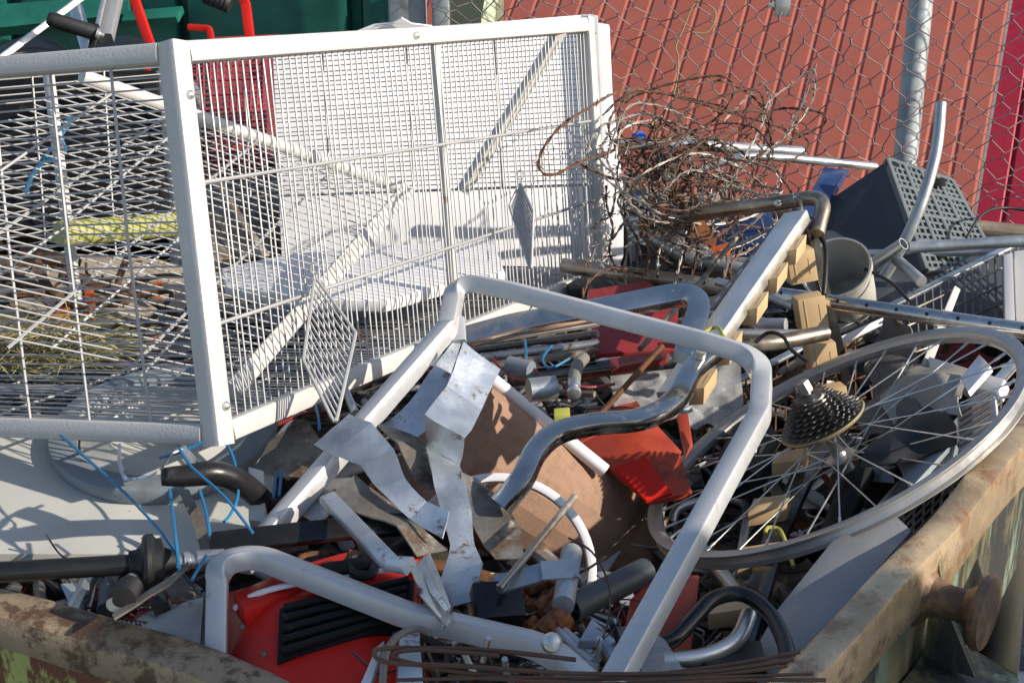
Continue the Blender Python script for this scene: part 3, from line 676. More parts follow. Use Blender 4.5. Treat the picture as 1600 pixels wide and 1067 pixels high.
# ---------------------------------------------------------------- bent chrome chair frame
t = Thing('bent_chrome_frame', 'shiny bent chrome tube frame with an S-curve in the middle of the heap', 'metal frame')
q = MB(); q.sweep(fillet(W([(690, 538, 2.27), (800, 508, 2.25), (960, 480, 2.2), (1100, 452, 2.2), (1070, 560, 2.06)]), [0, .2, .3, .045, 0], 9), rect(.036, .022, .008), nrm=Vector((0, -.7, 1)).normalized()); t.add('upper_arm', q, M['chrome'])
q = MB(); q.sweep(spline(W([(1122, 545, 2.05), (1085, 575, 2.02), (1052, 628, 1.95), (1000, 655, 1.92), (930, 662, 1.92), (872, 676, 1.91), (838, 705, 1.88), (815, 750, 1.83), (782, 790, 1.82)]), 6), rect(.030, .022, .009), nrm=Vector((0, -.2, 1)).normalized()); t.add('lower_arm', q, M['chrome'])
q = MB(); q.lathe(P(1094, 556, 2.02), Vector((0, -.5, 1)), [(0, 0), (.008, 0), (.008, .014), (.005, .018), (0, .018)], 12); t.add('pin', q, M['alu'])
t.done()
# ---------------------------------------------------------------- slatted bed base rails with beige slat holders
def holder(c, ax, ay, az):
    q = MB(); q.box(c, ax, ay, az)
    q.box(c + az * 1.0 - ay * .55, ax * .92, ay * .06, az * .02 + az * .05); q.box(c + az * 1.0 + ay * .5, ax * .5, ay * .05, az * .05)
    return q
t = Thing('slat_rail', 'aluminium bed slat rail with beige plastic holders leaning from the middle to the upper right', 'bed rail')
ra, rb = P(1245, 340, 2.42), P(1050, 622, 2.02); rd = (rb - ra).normalized()
q = MB(); q.sweep([ra, rb], rect(.044, .024, .003), nrm=Vector((-.25, .2, 1)).normalized()); t.add('rail', q, M['alu'])
sv = rd.cross(Vector((-.25, .2, 1))).normalized(); sv = sv if sv.x > 0 else -sv
for u in (.16, .33, .50, .71, .90):
    c = ra.lerp(rb, u) + sv * .028 - UP * .018; q = holder(c, rd * .026, sv * .012, UP * .013); t.add('slat_holder', q, M['beige'], bevel=.002)
q = MB()
for pz in ((1086, 555, 2.05), (1080, 576, 2.03)):
    q = MB(); q.lathe(P(*pz), Vector((0, -.6, 1)), [(0, 0), (.006, 0), (.006, .004), (.004, .006), (0, .006)], 12); t.add('rivet', q, M['alu'])
t.done()
t = Thing('slat_rail', 'upright black slotted rail carrying four stacked beige slat holders', 'bed rail')
ra, rb = P(1262, 345, 2.42), P(1330, 640, 2.58); rd = (rb - ra).normalized()
q = MB(); q.sweep([P(1245, 332, 2.45), ra, rb], rect(.026, .010, .002), nrm=Vector((.8, -1, .4)).normalized()); t.add('rail', q, M['gloss'])
for (x, y) in ((1249, 414), (1266, 486), (1283, 559), (1300, 628)):
    dd = 2.38 + (y - 345) / 280 * .13; c = P(x, y, dd); ax = P(x + 4, y + 27, dd + .012) - c; ay = P(x + 21, y - 4, dd + .004) - c; az = ax.cross(ay).normalized() * .014
    q = holder(c, ax * .9, ay, az if az.dot(co.location - c) > 0 else -az); t.add('slat_holder', q, M['beige'], bevel=.005)
t.done()
t = Thing('slat_rail', 'dark steel rail under the bicycle wheel with beige slat holders along it', 'bed rail')
pts = W([(1330, 640, 2.46), (1262, 730, 2.26), (1215, 830, 2.10), (1165, 990, 1.86), (1148, 1040, 1.80)]); q = MB(); q.sweep(pts, rect(.034, .016, .002), nrm=Vector((-.2, -.3, 1)).normalized()); t.add('rail', q, M['gloss'])
for (x, y, d_, sx) in ((1235, 722, 2.24, 1), (1203, 796, 2.12, 1.1), (1186, 873, 2.02, 1.05), (1145, 953, 1.87, 1.1)):
    c = P(x, y, d_); ax = Vector((1, .12, .1)).normalized() * .026 * sx; ay = (pts[3] - pts[1]).normalized() * .0205; az = ax.cross(ay).normalized() * .012
    az = az if az.dot(co.location - c) > 0 else -az
    q = holder(c, ax, ay, az); t.add('slat_holder', q, M['beige'], bevel=.0028)
t.done()
t = Thing('slotted_angle', 'thin slotted steel angle lying along the aluminium slat rail', 'steel angle')
q = MB(); a, b = P(1204, 368, 2.42), P(1108, 485, 2.22); q.sweep([a, b], rect(.017, .003, .001), nrm=Vector((-.6, -.3, .8)).normalized()); q.sweep([a + Vector((.012, 0, -.006)), b + Vector((.012, 0, -.006))], rect(.003, .016, .001), nrm=Vector((-.6, -.3, .8)).normalized()); t.add('angle', q, M['dirty'])
for i in range(5):
    q = MB(); c = a.lerp(b, .15 + .18 * i) + Vector((-.6, -.3, .8)).normalized() * .0016; q.sweep([c - (b - a).normalized() * .009, c + (b - a).normalized() * .009], rect(.004, .001, .0003), nrm=Vector((-.6, -.3, .8)).normalized()); t.add('slot', q, M['alu'])
t.done()
t = Thing('curved_chrome_bar', 'chrome tube curving round the top of the black slotted rail', 'tube')
q = MB(); q.tube(fillet(W([(1000, 352, 2.75), (1110, 331, 2.62), (1215, 318, 2.5), (1292, 305, 2.46), (1276, 365, 2.42)]), [0, .2, .2, .05, 0], 9), .0135, 16); t.add('tube', q, M['brass'])
for (x, y) in ((1215, 318), (1282, 334)):
    q = MB(); q.lathe(P(x, y, 2.485), co.location - P(x, y, 2.485), [(0, 0), (.0065, 0), (.0065, .004), (.004, .006), (.004, .003), (0, .003)], 12); t.add('bolt', q, M['alu'])
t.done()
# perforated tube
t = Thing('perforated_tube', 'long polished steel tube with a row of round holes crossing above the wheel', 'tube')
a, b = P(1180, 455, 2.52), P(1660, 525, 2.26); q = MB(); q.tube([a, b], .0135, 20); tb = t.add('tube', q, M['chrome'])
for i in range(9):
    c = a.lerp(b, .10 + i * .098); q = MB(); ax = (co.location - c); ax -= ax.project(b - a); ax = (ax.normalized() + UP * .35).normalized(); ax -= ax.project(b - a); ax.normalize()
    q.lathe(c + ax * .0131, ax, [(0, .0004), (.0032, .0006), (.0034, 0)], 12); t.add('hole', q, M['rubber'], tb)
t.done()
t = Thing('perforated_tube', 'browned steel tube with holes under the barbed wire, left of the slat rail', 'tube')
a, b = P(880, 415, 2.72), P(1178, 456, 2.56); q = MB(); q.tube([a, b], .0145, 20); tb = t.add('tube', q, M['brass'])
for i in range(4):
    c = a.lerp(b, .40 + i * .12); ax = (co.location - c).normalized(); ax = (ax + UP * .3); ax -= ax.project(b - a); ax.normalize(); q = MB(); q.lathe(c + ax * .0141, ax, [(0, .0004), (.0032, .0006), (.0034, 0)], 12); t.add('hole', q, M['rubber'], tb)
t.done()
# ---------------------------------------------------------------- galvanised tubes, upper right
tubeobj('galvanised_tube', [(960, 225, 3.1), (1085, 227, 3.12), (1256, 238, 3.2)], .0125, 'galvp', 'short grey tube end behind the barbed wire, upper one of two', hollow=True)
tubeobj('galvanised_tube', [(1100, 262, 3.1), (1160, 244, 3.1), (1230, 247, 3.14), (1368, 261, 3.22)], .0095, 'galvp', 'long thin grey tube reaching right toward the black ribbed crate', hollow=True, rf=.08)
tubeobj('galvanised_tube', [(1470, 162, 2.85), (1462, 240, 2.83), (1435, 330, 2.82), (1395, 410, 2.84), (1360, 462, 2.86)], .0115, 'galvp', 'curved grey tube standing up against the black ribbed crate', sp=True, hollow=True)
tubeobj('galvanised_tube', [(1420, 387, 2.74), (1700, 371, 2.7)], .0115, 'galvp', 'horizontal grey tube at the right edge with a joint bolt')
tubeobj('galvanised_tube', [(1290, 398, 2.95), (1545, 393, 2.86)], .009, 'galvp', 'thinner horizontal tube behind the curved grey tube')
tubeobj('galvanised_tube', [(1412, 381, 2.72), (1340, 428, 2.80)], .0125, 'galvp', 'short open-ended tube pointing up beside the white bucket', hollow=True)
tubeobj('galvanised_tube', [(1440, 440, 2.66), (1400, 405, 2.76)], .011, 'galvp', 'stub of tube leaning below the horizontal tubes')
for i, (pts, r_, lb) in enumerate([([(1005, 362, 2.75), (1060, 395, 2.72), (1100, 412, 2.7)], .014, 'bent grey tube under the barbed wire, nearest the white panels'), ([(1050, 388, 2.74), (1075, 360, 2.78), (1100, 408, 2.7), (1180, 425, 2.66)], .012, 'kinked grey tube below the dry leaves'), ([(1090, 380, 2.74), (1120, 408, 2.72), (1240, 412, 2.66)], .009, 'thin grey tube running right under the slat rail'), ([(1130, 470, 2.5), (1190, 508, 2.4), (1228, 508, 2.38)], .012, 'bent grey tube with a collar between the slat rails'), ([(1120, 440, 2.56), (1200, 462, 2.5), (1240, 478, 2.46)], .008, 'thin grey rod between the two slat rails')]):
    tubeobj('galvanised_tube', pts, r_, 'galvp', lb, rf=.03)
# dark tubes mid
tubeobj('dark_tube', [(795, 592, 2.28), (1068, 562, 2.34)], .0135, 'gloss', 'dark steel tube under the silver frame, above the red box')
tubeobj('dark_tube', [(1070, 530, 2.24), (1190, 540, 2.22), (1290, 520, 2.28)], .013, 'brass', 'brown steel tube ending at the beige holders', rf=.2)
tubeobj('dark_tube', [(1090, 520, 2.34), (1280, 522, 2.34)], .0075, 'galvp', 'thin grey tube just above the brown steel tube')
tubeobj('dark_tube', [(1215, 590, 2.58), (1290, 545, 2.64), (1345, 528, 2.68)], .013, 'hose', 'pale rounded tube end behind the beige holders')
tubeobj('rusty_rod', [(1035, 540, 2.05), (935, 650, 1.99), (925, 660, 1.98)], .0042, 'rust', 'thin brown rod slanting across the clear plastic bag', 'rod')
tubeobj('rusty_rod', [(1150, 372, 2.55), (1095, 440, 2.42), (1000, 545, 2.16)], .0045, 'dirty', 'dark rod slanting up toward the barbed wire', 'rod')
tubeobj('steel_rod', [(898, 776, 1.80), (780, 920, 1.62)], .0045, 'brass', 'straight steel rod sticking up before the white hoop', 'rod')
# ---------------------------------------------------------------- black crate top right, bucket
t = Thing('plastic_crate', 'tipped dark grey plastic crate with ribbed base in front of the fence', 'crate')
a, b, c, d = W([(1384, 253, 3.05), (1484, 286, 3.1), (1560, 425, 2.95), (1445, 425, 2.85)])
q = MB(); q.slab([a, b, c, d], .012); bs = t.add('base', q, M['lgrey'])
up_ = (b - a).cross(d - a).normalized(); up_ = up_ if up_.dot(co.location - a) > 0 else -up_
q = MB()
for i in range(13):
    u = i / 12; q.sweep([a.lerp(b, u) + up_ * .004, d.lerp(c, u) + up_ * .004], rect(.0065 if i % 3 else .011, .010 if i % 3 else .014, .001), nrm=up_)
for i in range(17):
    u = i / 16; q.sweep([a.lerp(d, u) + up_ * .0045, b.lerp(c, u) + up_ * .0045], rect(.0065 if i % 4 else .010, .010 if i % 4 else .0135, .001), nrm=up_)
t.add('rib_grid', q, M['lgrey'], bs)
q = MB()
for i in range(7):
    for j in range(10):
        if (i * 7 + j * 3) % 5 < 3:
            e = a.lerp(b, (i + .5) / 7).lerp(d.lerp(c, (i + .5) / 7), (j + .5) / 10); q.box(e + up_ * .001, (b - a).normalized() * .008, (d - a).normalized() * .011, up_ * .001)
t.add('openings', q, M['rubber'], bs)
q = MB(); q.slab(W([(1384, 253, 3.05), (1445, 425, 2.85), (1262, 425, 3.0), (1300, 310, 3.1)]), .006); t.add('side', q, M['dgrey'])
for (x, y) in ((1392, 259), (1468, 285)):
    q = MB(); q.box(P(x, y, 3.04), Vector((.012, 0, 0)), Vector((0, .006, 0)), Vector((0, .004, .007))); t.add('clip', q, M['black'], bevel=.001)
t.done()
t = Thing('blue_channel', 'dark blue steel channel standing between the tubes and the dark crate', 'steel channel')
q = MB(); q.strip(W([(1288, 262, 3.18), (1250, 330, 3.0), (1246, 345, 3.0)]), W([(1322, 265, 3.18), (1285, 330, 3.02), (1278, 348, 3.0)]), .004); q.strip(W([(1322, 265, 3.179), (1285, 330, 3.019)]), W([(1328, 266, 3.2), (1292, 332, 3.04)]), .003); t.add('channel', q, M['navy']); t.done()
q = MB(); q.slab(W([(1110, 345, 2.9), (1205, 330, 2.9), (1215, 372, 2.8), (1120, 392, 2.8)]), .03); solo('blue_box', q, M['navy'], 'dark blue box under the curved chrome tube', 'box', bevel=.005)
t = Thing('plastic_bucket', 'chalky white plastic bucket tipped open behind the perforated tube', 'bucket')
bc = P(1306, 420, 2.64); ax = Vector((-.38, -.5, .72)).normalized()
q = MB(); n_ = [(0, -.12), (.050, -.12), (.052, -.118), (.064, -.012), (.066, -.012), (.066, -.004), (.064, -.004), (.064, 0), (.067, 0), (.067, .005), (.063, .005), (.062, 0), (.050, -.115), (0, -.115)]
q.lathe(bc, ax, n_, 36); t.add('body', q, M['bucket']); t.done()
tubeobj('black_cable', [(1268, 358, 2.44), (1288, 380, 2.42), (1290, 420, 2.38), (1287, 460, 2.36)], .0042, 'rubber', 'black cable bending down beside the stacked beige holders', 'cable', sp=True)
tubeobj('black_cable', [(1180, 535, 2.2), (1200, 520, 2.2), (1222, 525, 2.18), (1238, 548, 2.15), (1262, 565, 2.13)], .003, 'rubber', 'thin black cable curling over the brown steel tube', 'cable', sp=True)
tubeobj('black_cable', [(1350, 420, 2.62), (1390, 440, 2.6), (1420, 470, 2.56)], .003, 'rubber', 'thin black cable on the heap behind the white bucket', 'cable', sp=True)
tubeobj('black_cable', [(1510, 372, 2.9), (1535, 335, 2.95), (1570, 325, 3.0), (1620, 332, 3.0)], .003, 'rubber', 'black cable arching before the fence at the right edge', 'cable', sp=True)
# ---------------------------------------------------------------- wire shelf at right
def shelf(name, label, c, nv, nh, m='dirty', rim=.011):
    a, b, c_, d = W(c); t = Thing(name, label, 'wire basket'); q = MB(); q.sweep([a, b], rect(.016, .006, .001)); t.add('top_bar', q, M['galv'])
    q = MB(); k = (d - a).normalized()
    for i in range(1, nv):
        u = i / nv; q.tube([a.lerp(b, u), d.lerp(c_, u)], .0021, 5)
    for i in range(1, nh + 1):
        u = i / nh; q.tube([a.lerp(d, u) + Vector((0, -.003, .001)), b.lerp(c_, u) + Vector((0, -.003, .001))], .0021, 5)
    t.add('wire_panel', q, M[m]); t.done()
shelf('wire_basket', 'wire basket side rising to the right edge behind the perforated tube', [(1392, 478, 2.66), (1660, 345, 2.84), (1660, 470, 2.70), (1400, 560, 2.56)], 22, 4)
shelf('wire_basket', 'rusty wire basket side between the clear bag and the silver frame', [(1064, 640, 2.46), (1350, 493, 2.72), (1352, 620, 2.52), (1066, 732, 2.44)], 18, 4, 'rust')
shelf('wire_basket', 'low wire basket under the right side of the bicycle wheel', [(1372, 800, 2.02), (1590, 560, 2.42), (1560, 700, 2.2), (1380, 880, 1.9)], 13, 8, 'dirty')
t = Thing('white_cabinet_edge', 'white painted cabinet edge at the right border above the wheel', 'cabinet')
q = MB(); q.slab(W([(1568, 398, 2.66), (1582, 394, 2.66), (1586, 500, 2.56), (1570, 502, 2.56)]), .02); t.add('frame', q, M['pale'], bevel=.002)
q = MB(); q.slab(W([(1584, 392, 2.68), (1680, 380, 2.68), (1680, 510, 2.56), (1588, 505, 2.56)]), .05); t.add('door', q, M['white'], bevel=.003); t.done()
panel('white_strip', [(1492, 446, 2.56), (1501, 452, 2.56), (1440, 612, 2.30), (1424, 608, 2.30)], .008, 'white', 'narrow white plastic strip poking up through the wheel', 'plastic strip', bevel=.001)
panel('white_strip', [(1315, 525, 2.6), (1420, 478, 2.68), (1424, 486, 2.68), (1318, 538, 2.6)], .006, 'pale', 'pale flat strip lying left of the white plastic strip', 'plastic strip', bevel=.001)
# ---------------------------------------------------------------- cloth and white case inside the wheel
def cloth(name, ctrl, m, label, th=.003, amp=.02, seed=0):
    rows = [spline(W(r_), 5) for r_ in ctrl]; n = len(rows[0]); cols = [spline([r_[i] for r_ in rows], 5) for i in range(n)]
    mb = MB(); nu, nv = len(cols) - 1, len(cols[0]) - 1
    mb.grid(lambda u, v: cols[round(u * nu)][round(v * nv)] + noise.noise_vector(cols[round(u * nu)][round(v * nv)] * 11 + Vector((seed, 0, 0))) * amp, nu, nv, th)
    return solo(name, mb, M[m], label, 'cloth', smooth=60)
cloth('grey_cloth', [U([(1364, 545), (1380, 502), (1402, 488), (1424, 512)], .05), U([(1352, 600), (1376, 560), (1408, 545), (1432, 560)], .10), U([(1345, 655), (1372, 620), (1404, 610), (1432, 636)], .06), U([(1340, 700), (1366, 680), (1396, 672), (1424, 690)], .10)], 'leather', 'grey-brown cloth draped in folds under the top of the wheel rim', amp=.035)
cloth('beige_cloth', [U([(1398, 590), (1440, 568), (1490, 575), (1530, 590)], .12), U([(1398, 620), (1430, 600), (1480, 608), (1515, 622)], .05), U([(1400, 655), (1430, 640), (1470, 655), (1508, 660)], .08)], 'lcloth', 'light taupe cloth bunched in the wheel beside the white case', amp=.035)
cloth('dark_cloth', [U([(1374, 668), (1410, 640), (1450, 625), (1478, 622)], .10), U([(1368, 715), (1410, 690), (1445, 660), (1500, 650)], .035), U([(1360, 755), (1395, 745), (1440, 712), (1492, 690)], .08)], 'rubber', 'dark blue-grey fabric sleeve lying across the wheel spokes', seed=5, amp=.03)
t = Thing('white_case', 'cracked white plastic case with slotted grille under the right of the wheel', 'plastic case')
q = MB(); q.slab(W(U([(1450, 556), (1570, 592), (1560, 612), (1500, 602), (1452, 580)], .10)), .02); t.add('lid', q, M['sheetw'], bevel=.003)
q = MB(); q.slab(W(U([(1530, 553), (1548, 572), (1512, 612), (1500, 590)], .04)), .01); t.add('flap', q, M['sheetw'], bevel=.002)
q = MB(); a, b = P(1498, 628, 2.14), P(1545, 600, 2.2)
q.slab(W(U([(1495, 640), (1552, 600), (1560, 680), (1500, 725)], .11)), .01); t.add('grille', q, M['pale'])
for i in range(8):
    q = MB(); e0 = P(*U([(1500, 648 + i * 10)], .09)[0]); e1 = P(*U([(1548, 618 + i * 10)], .09)[0]); q.sweep([e0, e1], rect(.004, .004, .001)); t.add('slat', q, M['dirty'])
t.done()
panel('flat_box', U([(1400, 720), (1452, 662), (1486, 676), (1480, 700), (1420, 765)], .09), .03, 'greyb', 'grey-blue flat box end lying below the dark sleeve', 'box', bevel=.004)
tubeobj('dark_motor', [(1180, 690, 2.42), (1150, 762, 2.32)], .046, 'rubber', 'black round motor body behind the silver frame rail', 'motor', n=20)
tubeobj('vacuum_hose', [(1345, 740, 2.2), (1318, 800, 2.1), (1290, 870, 2.0)], .022, 'black', 'black plastic tube under the lower wheel spokes', 'tube')
# ---------------------------------------------------------------- bicycle wheel
WC = P(1300, 688, 2.17); nc = Vector((-.4857, .8470, -.2180)).normalized()
wn = Vector((nc.x, nc.z * CT + nc.y * ST, nc.y * CT - nc.z * ST)).normalized()   # camera axes to world
wa = wn.orthogonal().normalized(); wb_ = wn.cross(wa)
t = Thing('bicycle_wheel', 'bare bicycle wheel rim with spokes and rear sprockets lying on the right of the heap', 'wheel')
RW = .305
q = MB(); prof = [(RW + .004, -.0115), (RW + .006, -.011), (RW + .006, -.0095), (RW - .002, -.008), (RW - .006, 0), (RW - .002, .008), (RW + .006, .0095), (RW + .006, .011), (RW + .004, .0115), (RW - .008, .0105), (RW - .012, .009), (RW - .016, .004), (RW - .016, -.004), (RW - .012, -.009), (RW - .008, -.0105)]
q.lathe(WC, wn, prof, 96, closed=True); rimo = t.add('rim', q, M['rimal'])
q = MB(); q.lathe(WC, wn, [(0, -.075), (.005, -.075), (.005, -.06), (.012, -.058), (.012, -.034), (.024, -.033), (.024, -.029), (.012, -.027), (.010, 0), (.013, .016), (.024, .018), (.024, .022), (.016, .024), (.016, .05), (0, .05)], 28); hub = t.add('hub', q, M['alu'])
q = MB(); q.lathe(WC, wn, [(0, .05), (.006, .05), (.006, .098), (0, .098)], 12); t.add('axle', q, M['alu'], hub)
q = MB(); q.lathe(WC + wn * .088, wn, [(0, 0), (.0105, 0), (.0115, .004), (.0105, .018), (0, .02)], 6); t.add('axle_nut', q, M['alu'], hub)
def mk_spoke(i, N=32):
    side = 1 if i % 2 else -1; a1 = 2 * math.pi * (i + .5) / N; k = (i // 2) % 2
    a0 = a1 + (1.15 if k else -1.15)
    h = WC + (wa * math.cos(a0) + wb_ * math.sin(a0)) * .021 + wn * side * (.025 if side > 0 else .031)
    e = WC + (wa * math.cos(a1) + wb_ * math.sin(a1)) * (RW - .015) + wn * side * .002
    return h, e
for i in range(32):
    h, e = mk_spoke(i); q = MB(); q.tube([h, h.lerp(e, .93)], .00125, 6); q.tube([h.lerp(e, .925), e], .0021, 6); t.add('spoke', q, M['alu'])
guard = MB(); guard.lathe(WC + wn * .030, wn, [(.03, 0), (.066, .0), (.069, .004), (.068, .006), (.03, .003)], 48); t.add('spoke_guard', guard, M['gold'])
for ci, (teeth, rr_) in enumerate([(28, .062), (25, .056), (23, .051), (21, .046), (19, .041), (17, .036), (14, .031), (12, .027)]):
    q = MB(); c = WC + wn * (.040 + ci * .0058); n = teeth * 4; ring = []
    for s_ in (-.0011, .0011):
        for k in range(n):
            a = 2 * math.pi * k / n + ci * .4; ph = k % 4; r2 = rr_ + (.0032 if ph in (1, 2) else -.0022)
            q.v.append(c + (wa * math.cos(a) + wb_ * math.sin(a)) * r2 + wn * s_)
    b0 = 0
    for s_ in (-.0011, .0011):
        for k in range(n):
            a = 2 * math.pi * k / n + ci * .4; q.v.append(c + (wa * math.cos(a) + wb_ * math.sin(a)) * (rr_ * .55 if ci < 7 else .012) + wn * s_)
    for k in range(n):
        l = (k + 1) % n
        q.face(k, l, n + l, n + k); q.face(n + k, n + l, 3 * n + l, 3 * n + k); q.face(l, k, 2 * n + k, 2 * n + l)
    t.add('sprocket', q, M['cog'])
q = MB(); q.lathe(WC + wn * .034, wn, [(.0, 0), (.034, 0), (.026, .046), (.018, .05), (0, .05)], 32); t.add('sprocket_body', q, M['cog'])
t.done()
# ---------------------------------------------------------------- galvanised bent sheets in the middle
stripobj('bent_metal_strip', [(724, 532, 2.02), (700, 600, 1.96), (664, 648, 1.88), (664, 696, 1.90), (676, 736, 1.84), (692, 800, 1.80), (705, 850, 1.77), (692, 905, 1.70), (704, 950, 1.66)],
  [(782, 576, 2.02), (752, 640, 1.96), (726, 684, 1.88), (716, 726, 1.90), (730, 756, 1.84), (738, 800, 1.80), (742, 850, 1.77), (753, 878, 1.70), (744, 940, 1.66)], 'galv', 'long galvanised strip bent in steps, hanging down the middle of the heap')
stripobj('bent_metal_strip', [(712, 530, 2.08), (672, 580, 2.04), (648, 618, 2.0), (610, 655, 1.98), (592, 668, 1.96)], [(722, 534, 2.08), (704, 596, 2.04), (694, 634, 2.0), (665, 668, 1.98), (640, 690, 1.96)], 'galv', 'galvanised strip folded down behind the stepped one')
stripobj('bent_metal_sheet', [(494, 694, 1.86), (520, 712, 1.85), (566, 730, 1.84), (590, 762, 1.80), (640, 810, 1.78), (688, 842, 1.75)], [(546, 646, 1.88), (580, 660, 1.85), (612, 700, 1.84), (634, 745, 1.80), (668, 780, 1.79), (700, 800, 1.76)], 'galv', 'stained pale metal sheet with curled left end in front of the stepped strip')
stripobj('bent_metal_sheet', [(590, 664, 1.94), (620, 690, 1.9), (650, 750, 1.86), (672, 765, 1.85)], [(640, 676, 1.96), (668, 690, 1.94), (676, 730, 1.88), (684, 760, 1.86)], 'dirty', 'rust spotted sheet edge tucked behind the stepped strip')
stripobj('dirty_sheet', [(515, 775, 1.80), (560, 800, 1.78), (620, 820, 1.76), (650, 870, 1.74)], [(556, 743, 1.84), (610, 785, 1.82), (655, 818, 1.8), (700, 860, 1.76)], 'dirty', 'dark stained sheet below the curled metal sheet')
stripobj('dirty_sheet', [(720, 735, 1.86), (730, 800, 1.82), (760, 850, 1.78), (775, 870, 1.76)], [(745, 745, 1.88), (790, 790, 1.84), (818, 830, 1.8), (822, 870, 1.76)], 'dirty', 'brown stained flap right of the stepped strip')
q = MB(); q.sweep(W([(512, 778, 1.78), (610, 880, 1.66), (640, 884, 1.64)]), rect(.022, .013, .003), nrm=Vector((.2, -.5, 1)).normalized()); solo('steel_channel', q, M['galv'], 'short grey steel channel slanting down over the red machine', 'steel channel')
q = MB(); q.strip(W([(508, 775, 1.8), (560, 795, 1.8), (590, 805, 1.79)]), W([(520, 762, 1.82), (570, 780, 1.81), (610, 800, 1.8)]), .006); solo('bent_bracket', q, M['dirty'], 'dirty bracket at the top of the short steel channel', 'bracket')
q = MB(); q.slab(W([(465, 800, 1.84), (500, 748, 1.90), (560, 745, 1.88), (500, 820, 1.8)]), .002); solo('clear_sheet', q, M['film'], 'crumpled clear plastic sheet beside the silver side rail', 'plastic sheet')
q = MB(); q.slab(W([(420, 690, 2.0), (475, 650, 2.06), (520, 715, 1.98), (490, 748, 1.95), (395, 738, 1.98)]), .004); q2 = q
solo('dark_plate', q, M['dirty'], 'dark greasy plate just under the cage corner', 'metal plate')
t = Thing('formed_bracket', 'shiny pressed steel bracket below the stepped strip', 'bracket')
q = MB(); q.strip(W([(640, 885, 1.68), (655, 930, 1.62), (690, 965, 1.56)]), W([(672, 862, 1.70), (690, 905, 1.64), (706, 950, 1.58)]), .012); t.add('plate', q, M['chrome'], bevel=.002)
q = MB(); q.strip(W([(655, 880, 1.665), (672, 925, 1.605), (696, 955, 1.55)]), W([(664, 874, 1.665), (681, 917, 1.605), (701, 950, 1.55)]), .004); t.add('ridge', q, M['galv']); t.done()
# ---------------------------------------------------------------- brown tube, hoop, white pole
t = Thing('cardboard_tube', 'thick brown fibre tube lying slanted in the middle of the heap', 'tube')
a, b = P(690, 688, 2.20), P(962, 866, 2.42); ax = (b - a).normalized(); L_ = (b - a).length
q = MB(); pr = [(.10, 0), (0.112, 0)]
for i in range(1, 13): pr.append((0.112 + .0004 * (i % 2), L_ * i / 13))
pr += [(0.112, L_), (.107, L_), (.107, L_ - .06), (0, L_ - .06)]
q.lathe(a, ax, [(0, .002)] + pr, 24); tb = t.add('tube', q, M['brown'], smooth=12)
t.done()
q = MB(); cpt = P(778, 892, 1.90); hn = Vector((.05, -.8, .6)).normalized(); ha = hn.cross(UP).normalized(); hb = hn.cross(ha)
ring = []
for k in range(64):
    an = 2 * math.pi * k / 64; ring.append(cpt + (ha * math.cos(an) * .126 + hb * math.sin(an) * .126))
q.sweep(ring, rect(.012, .016, .002), nrm=hn, closed=True, caps=False); solo('white_hoop', q, M['sheetw'], 'white plastic hoop leaning against the brown fibre tube', 'hoop')
tubeobj('white_pole', [(765, 590, 2.24), (945, 735, 2.26)], .0115, 'sheetw', 'white plastic pipe lying along the upper side of the brown tube', 'pipe')
# ---------------------------------------------------------------- red things
t = Thing('red_box', 'open orange-red metal box tipped below the clear bag', 'box')
pA, pB, pC, pD = (905, 690, 2.360), (988, 616, 2.460), (1066, 705, 2.340), (1000, 745, 2.280)
q = MB(); q.slab(W([(880, 660, 2.440), (988, 615, 2.480), (1005, 640, 2.420), (905, 692, 2.360)]), .006); t.add('side', q, M['ored'], bevel=.001)
q = MB(); q.slab(W([(1003, 638, 2.420), (1066, 706, 2.340), (1030, 722, 2.300), (968, 668, 2.370)]), .006); t.add('side', q, M['ored'], bevel=.001)
q = MB(); q.slab(W([(905, 692, 2.365), (968, 668, 2.370), (1030, 722, 2.300), (1062, 706, 2.335), (1082, 770, 2.240), (1015, 782, 2.220)]), .01); t.add('base', q, M['ored'], bevel=.001)
q = MB(); q.slab(W([(960, 728, 2.280), (1010, 715, 2.290), (1050, 770, 2.230), (1010, 782, 2.215)]), .006); t.add('flap', q, M['red'])
t.done()
t = Thing('crimson_box', 'dark crimson plastic tub with a raised rim under the chrome frame', 'tub')
q = MB(); q.slab(W([(922, 478, 2.45), (1062, 470, 2.5), (1055, 545, 2.36), (930, 553, 2.32)]), .01); t.add('side', q, M['crim'], bevel=.003)
q = MB(); q.slab(W([(918, 452, 2.5), (1010, 438, 2.56), (1060, 470, 2.5), (922, 480, 2.44)]), .02); t.add('rim', q, M['crim'], bevel=.004)
q = MB(); q.slab(W([(952, 560, 2.22), (1045, 548, 2.24), (1040, 560, 2.2), (955, 575, 2.18)]), .01); t.add('foot', q, M['crim'])
t.done()
t = Thing('red_machine', 'bright red plastic machine housing with black ribbed vents at the front', 'machine')
q = MB()
def rbody(u, v):
    x = 352 + 306 * u; y0 = 938 - 78 * u; y = y0 + (1090 - y0) * v
    return P(x, y, 1.70 - (y - 925) / 110 * .085 + .10 * abs(2 * u - 1) ** 4 + .09 * max(0, 1 - v * 4) ** 2)
q.grid(rbody, 24, 14, .01); t.add('housing', q, M['red'], smooth=60)
q = MB(); q.slab(W([(362, 925, 1.70), (470, 880, 1.76), (640, 832, 1.82), (655, 868, 1.76), (500, 905, 1.72), (380, 950, 1.66)]), .03); t.add('top', q, M['red'], bevel=.006)
q = MB(); q.sweep(spline(W([(366, 950, 1.69), (400, 928, 1.69), (480, 908, 1.70), (645, 884, 1.72)]), 5), rect(.007, .005, .001)); t.add('trim', q, M['sheetw'])
v_ = W([(436, 948, 1.665), (648, 902, 1.70), (640, 968, 1.65), (432, 1034, 1.598)])
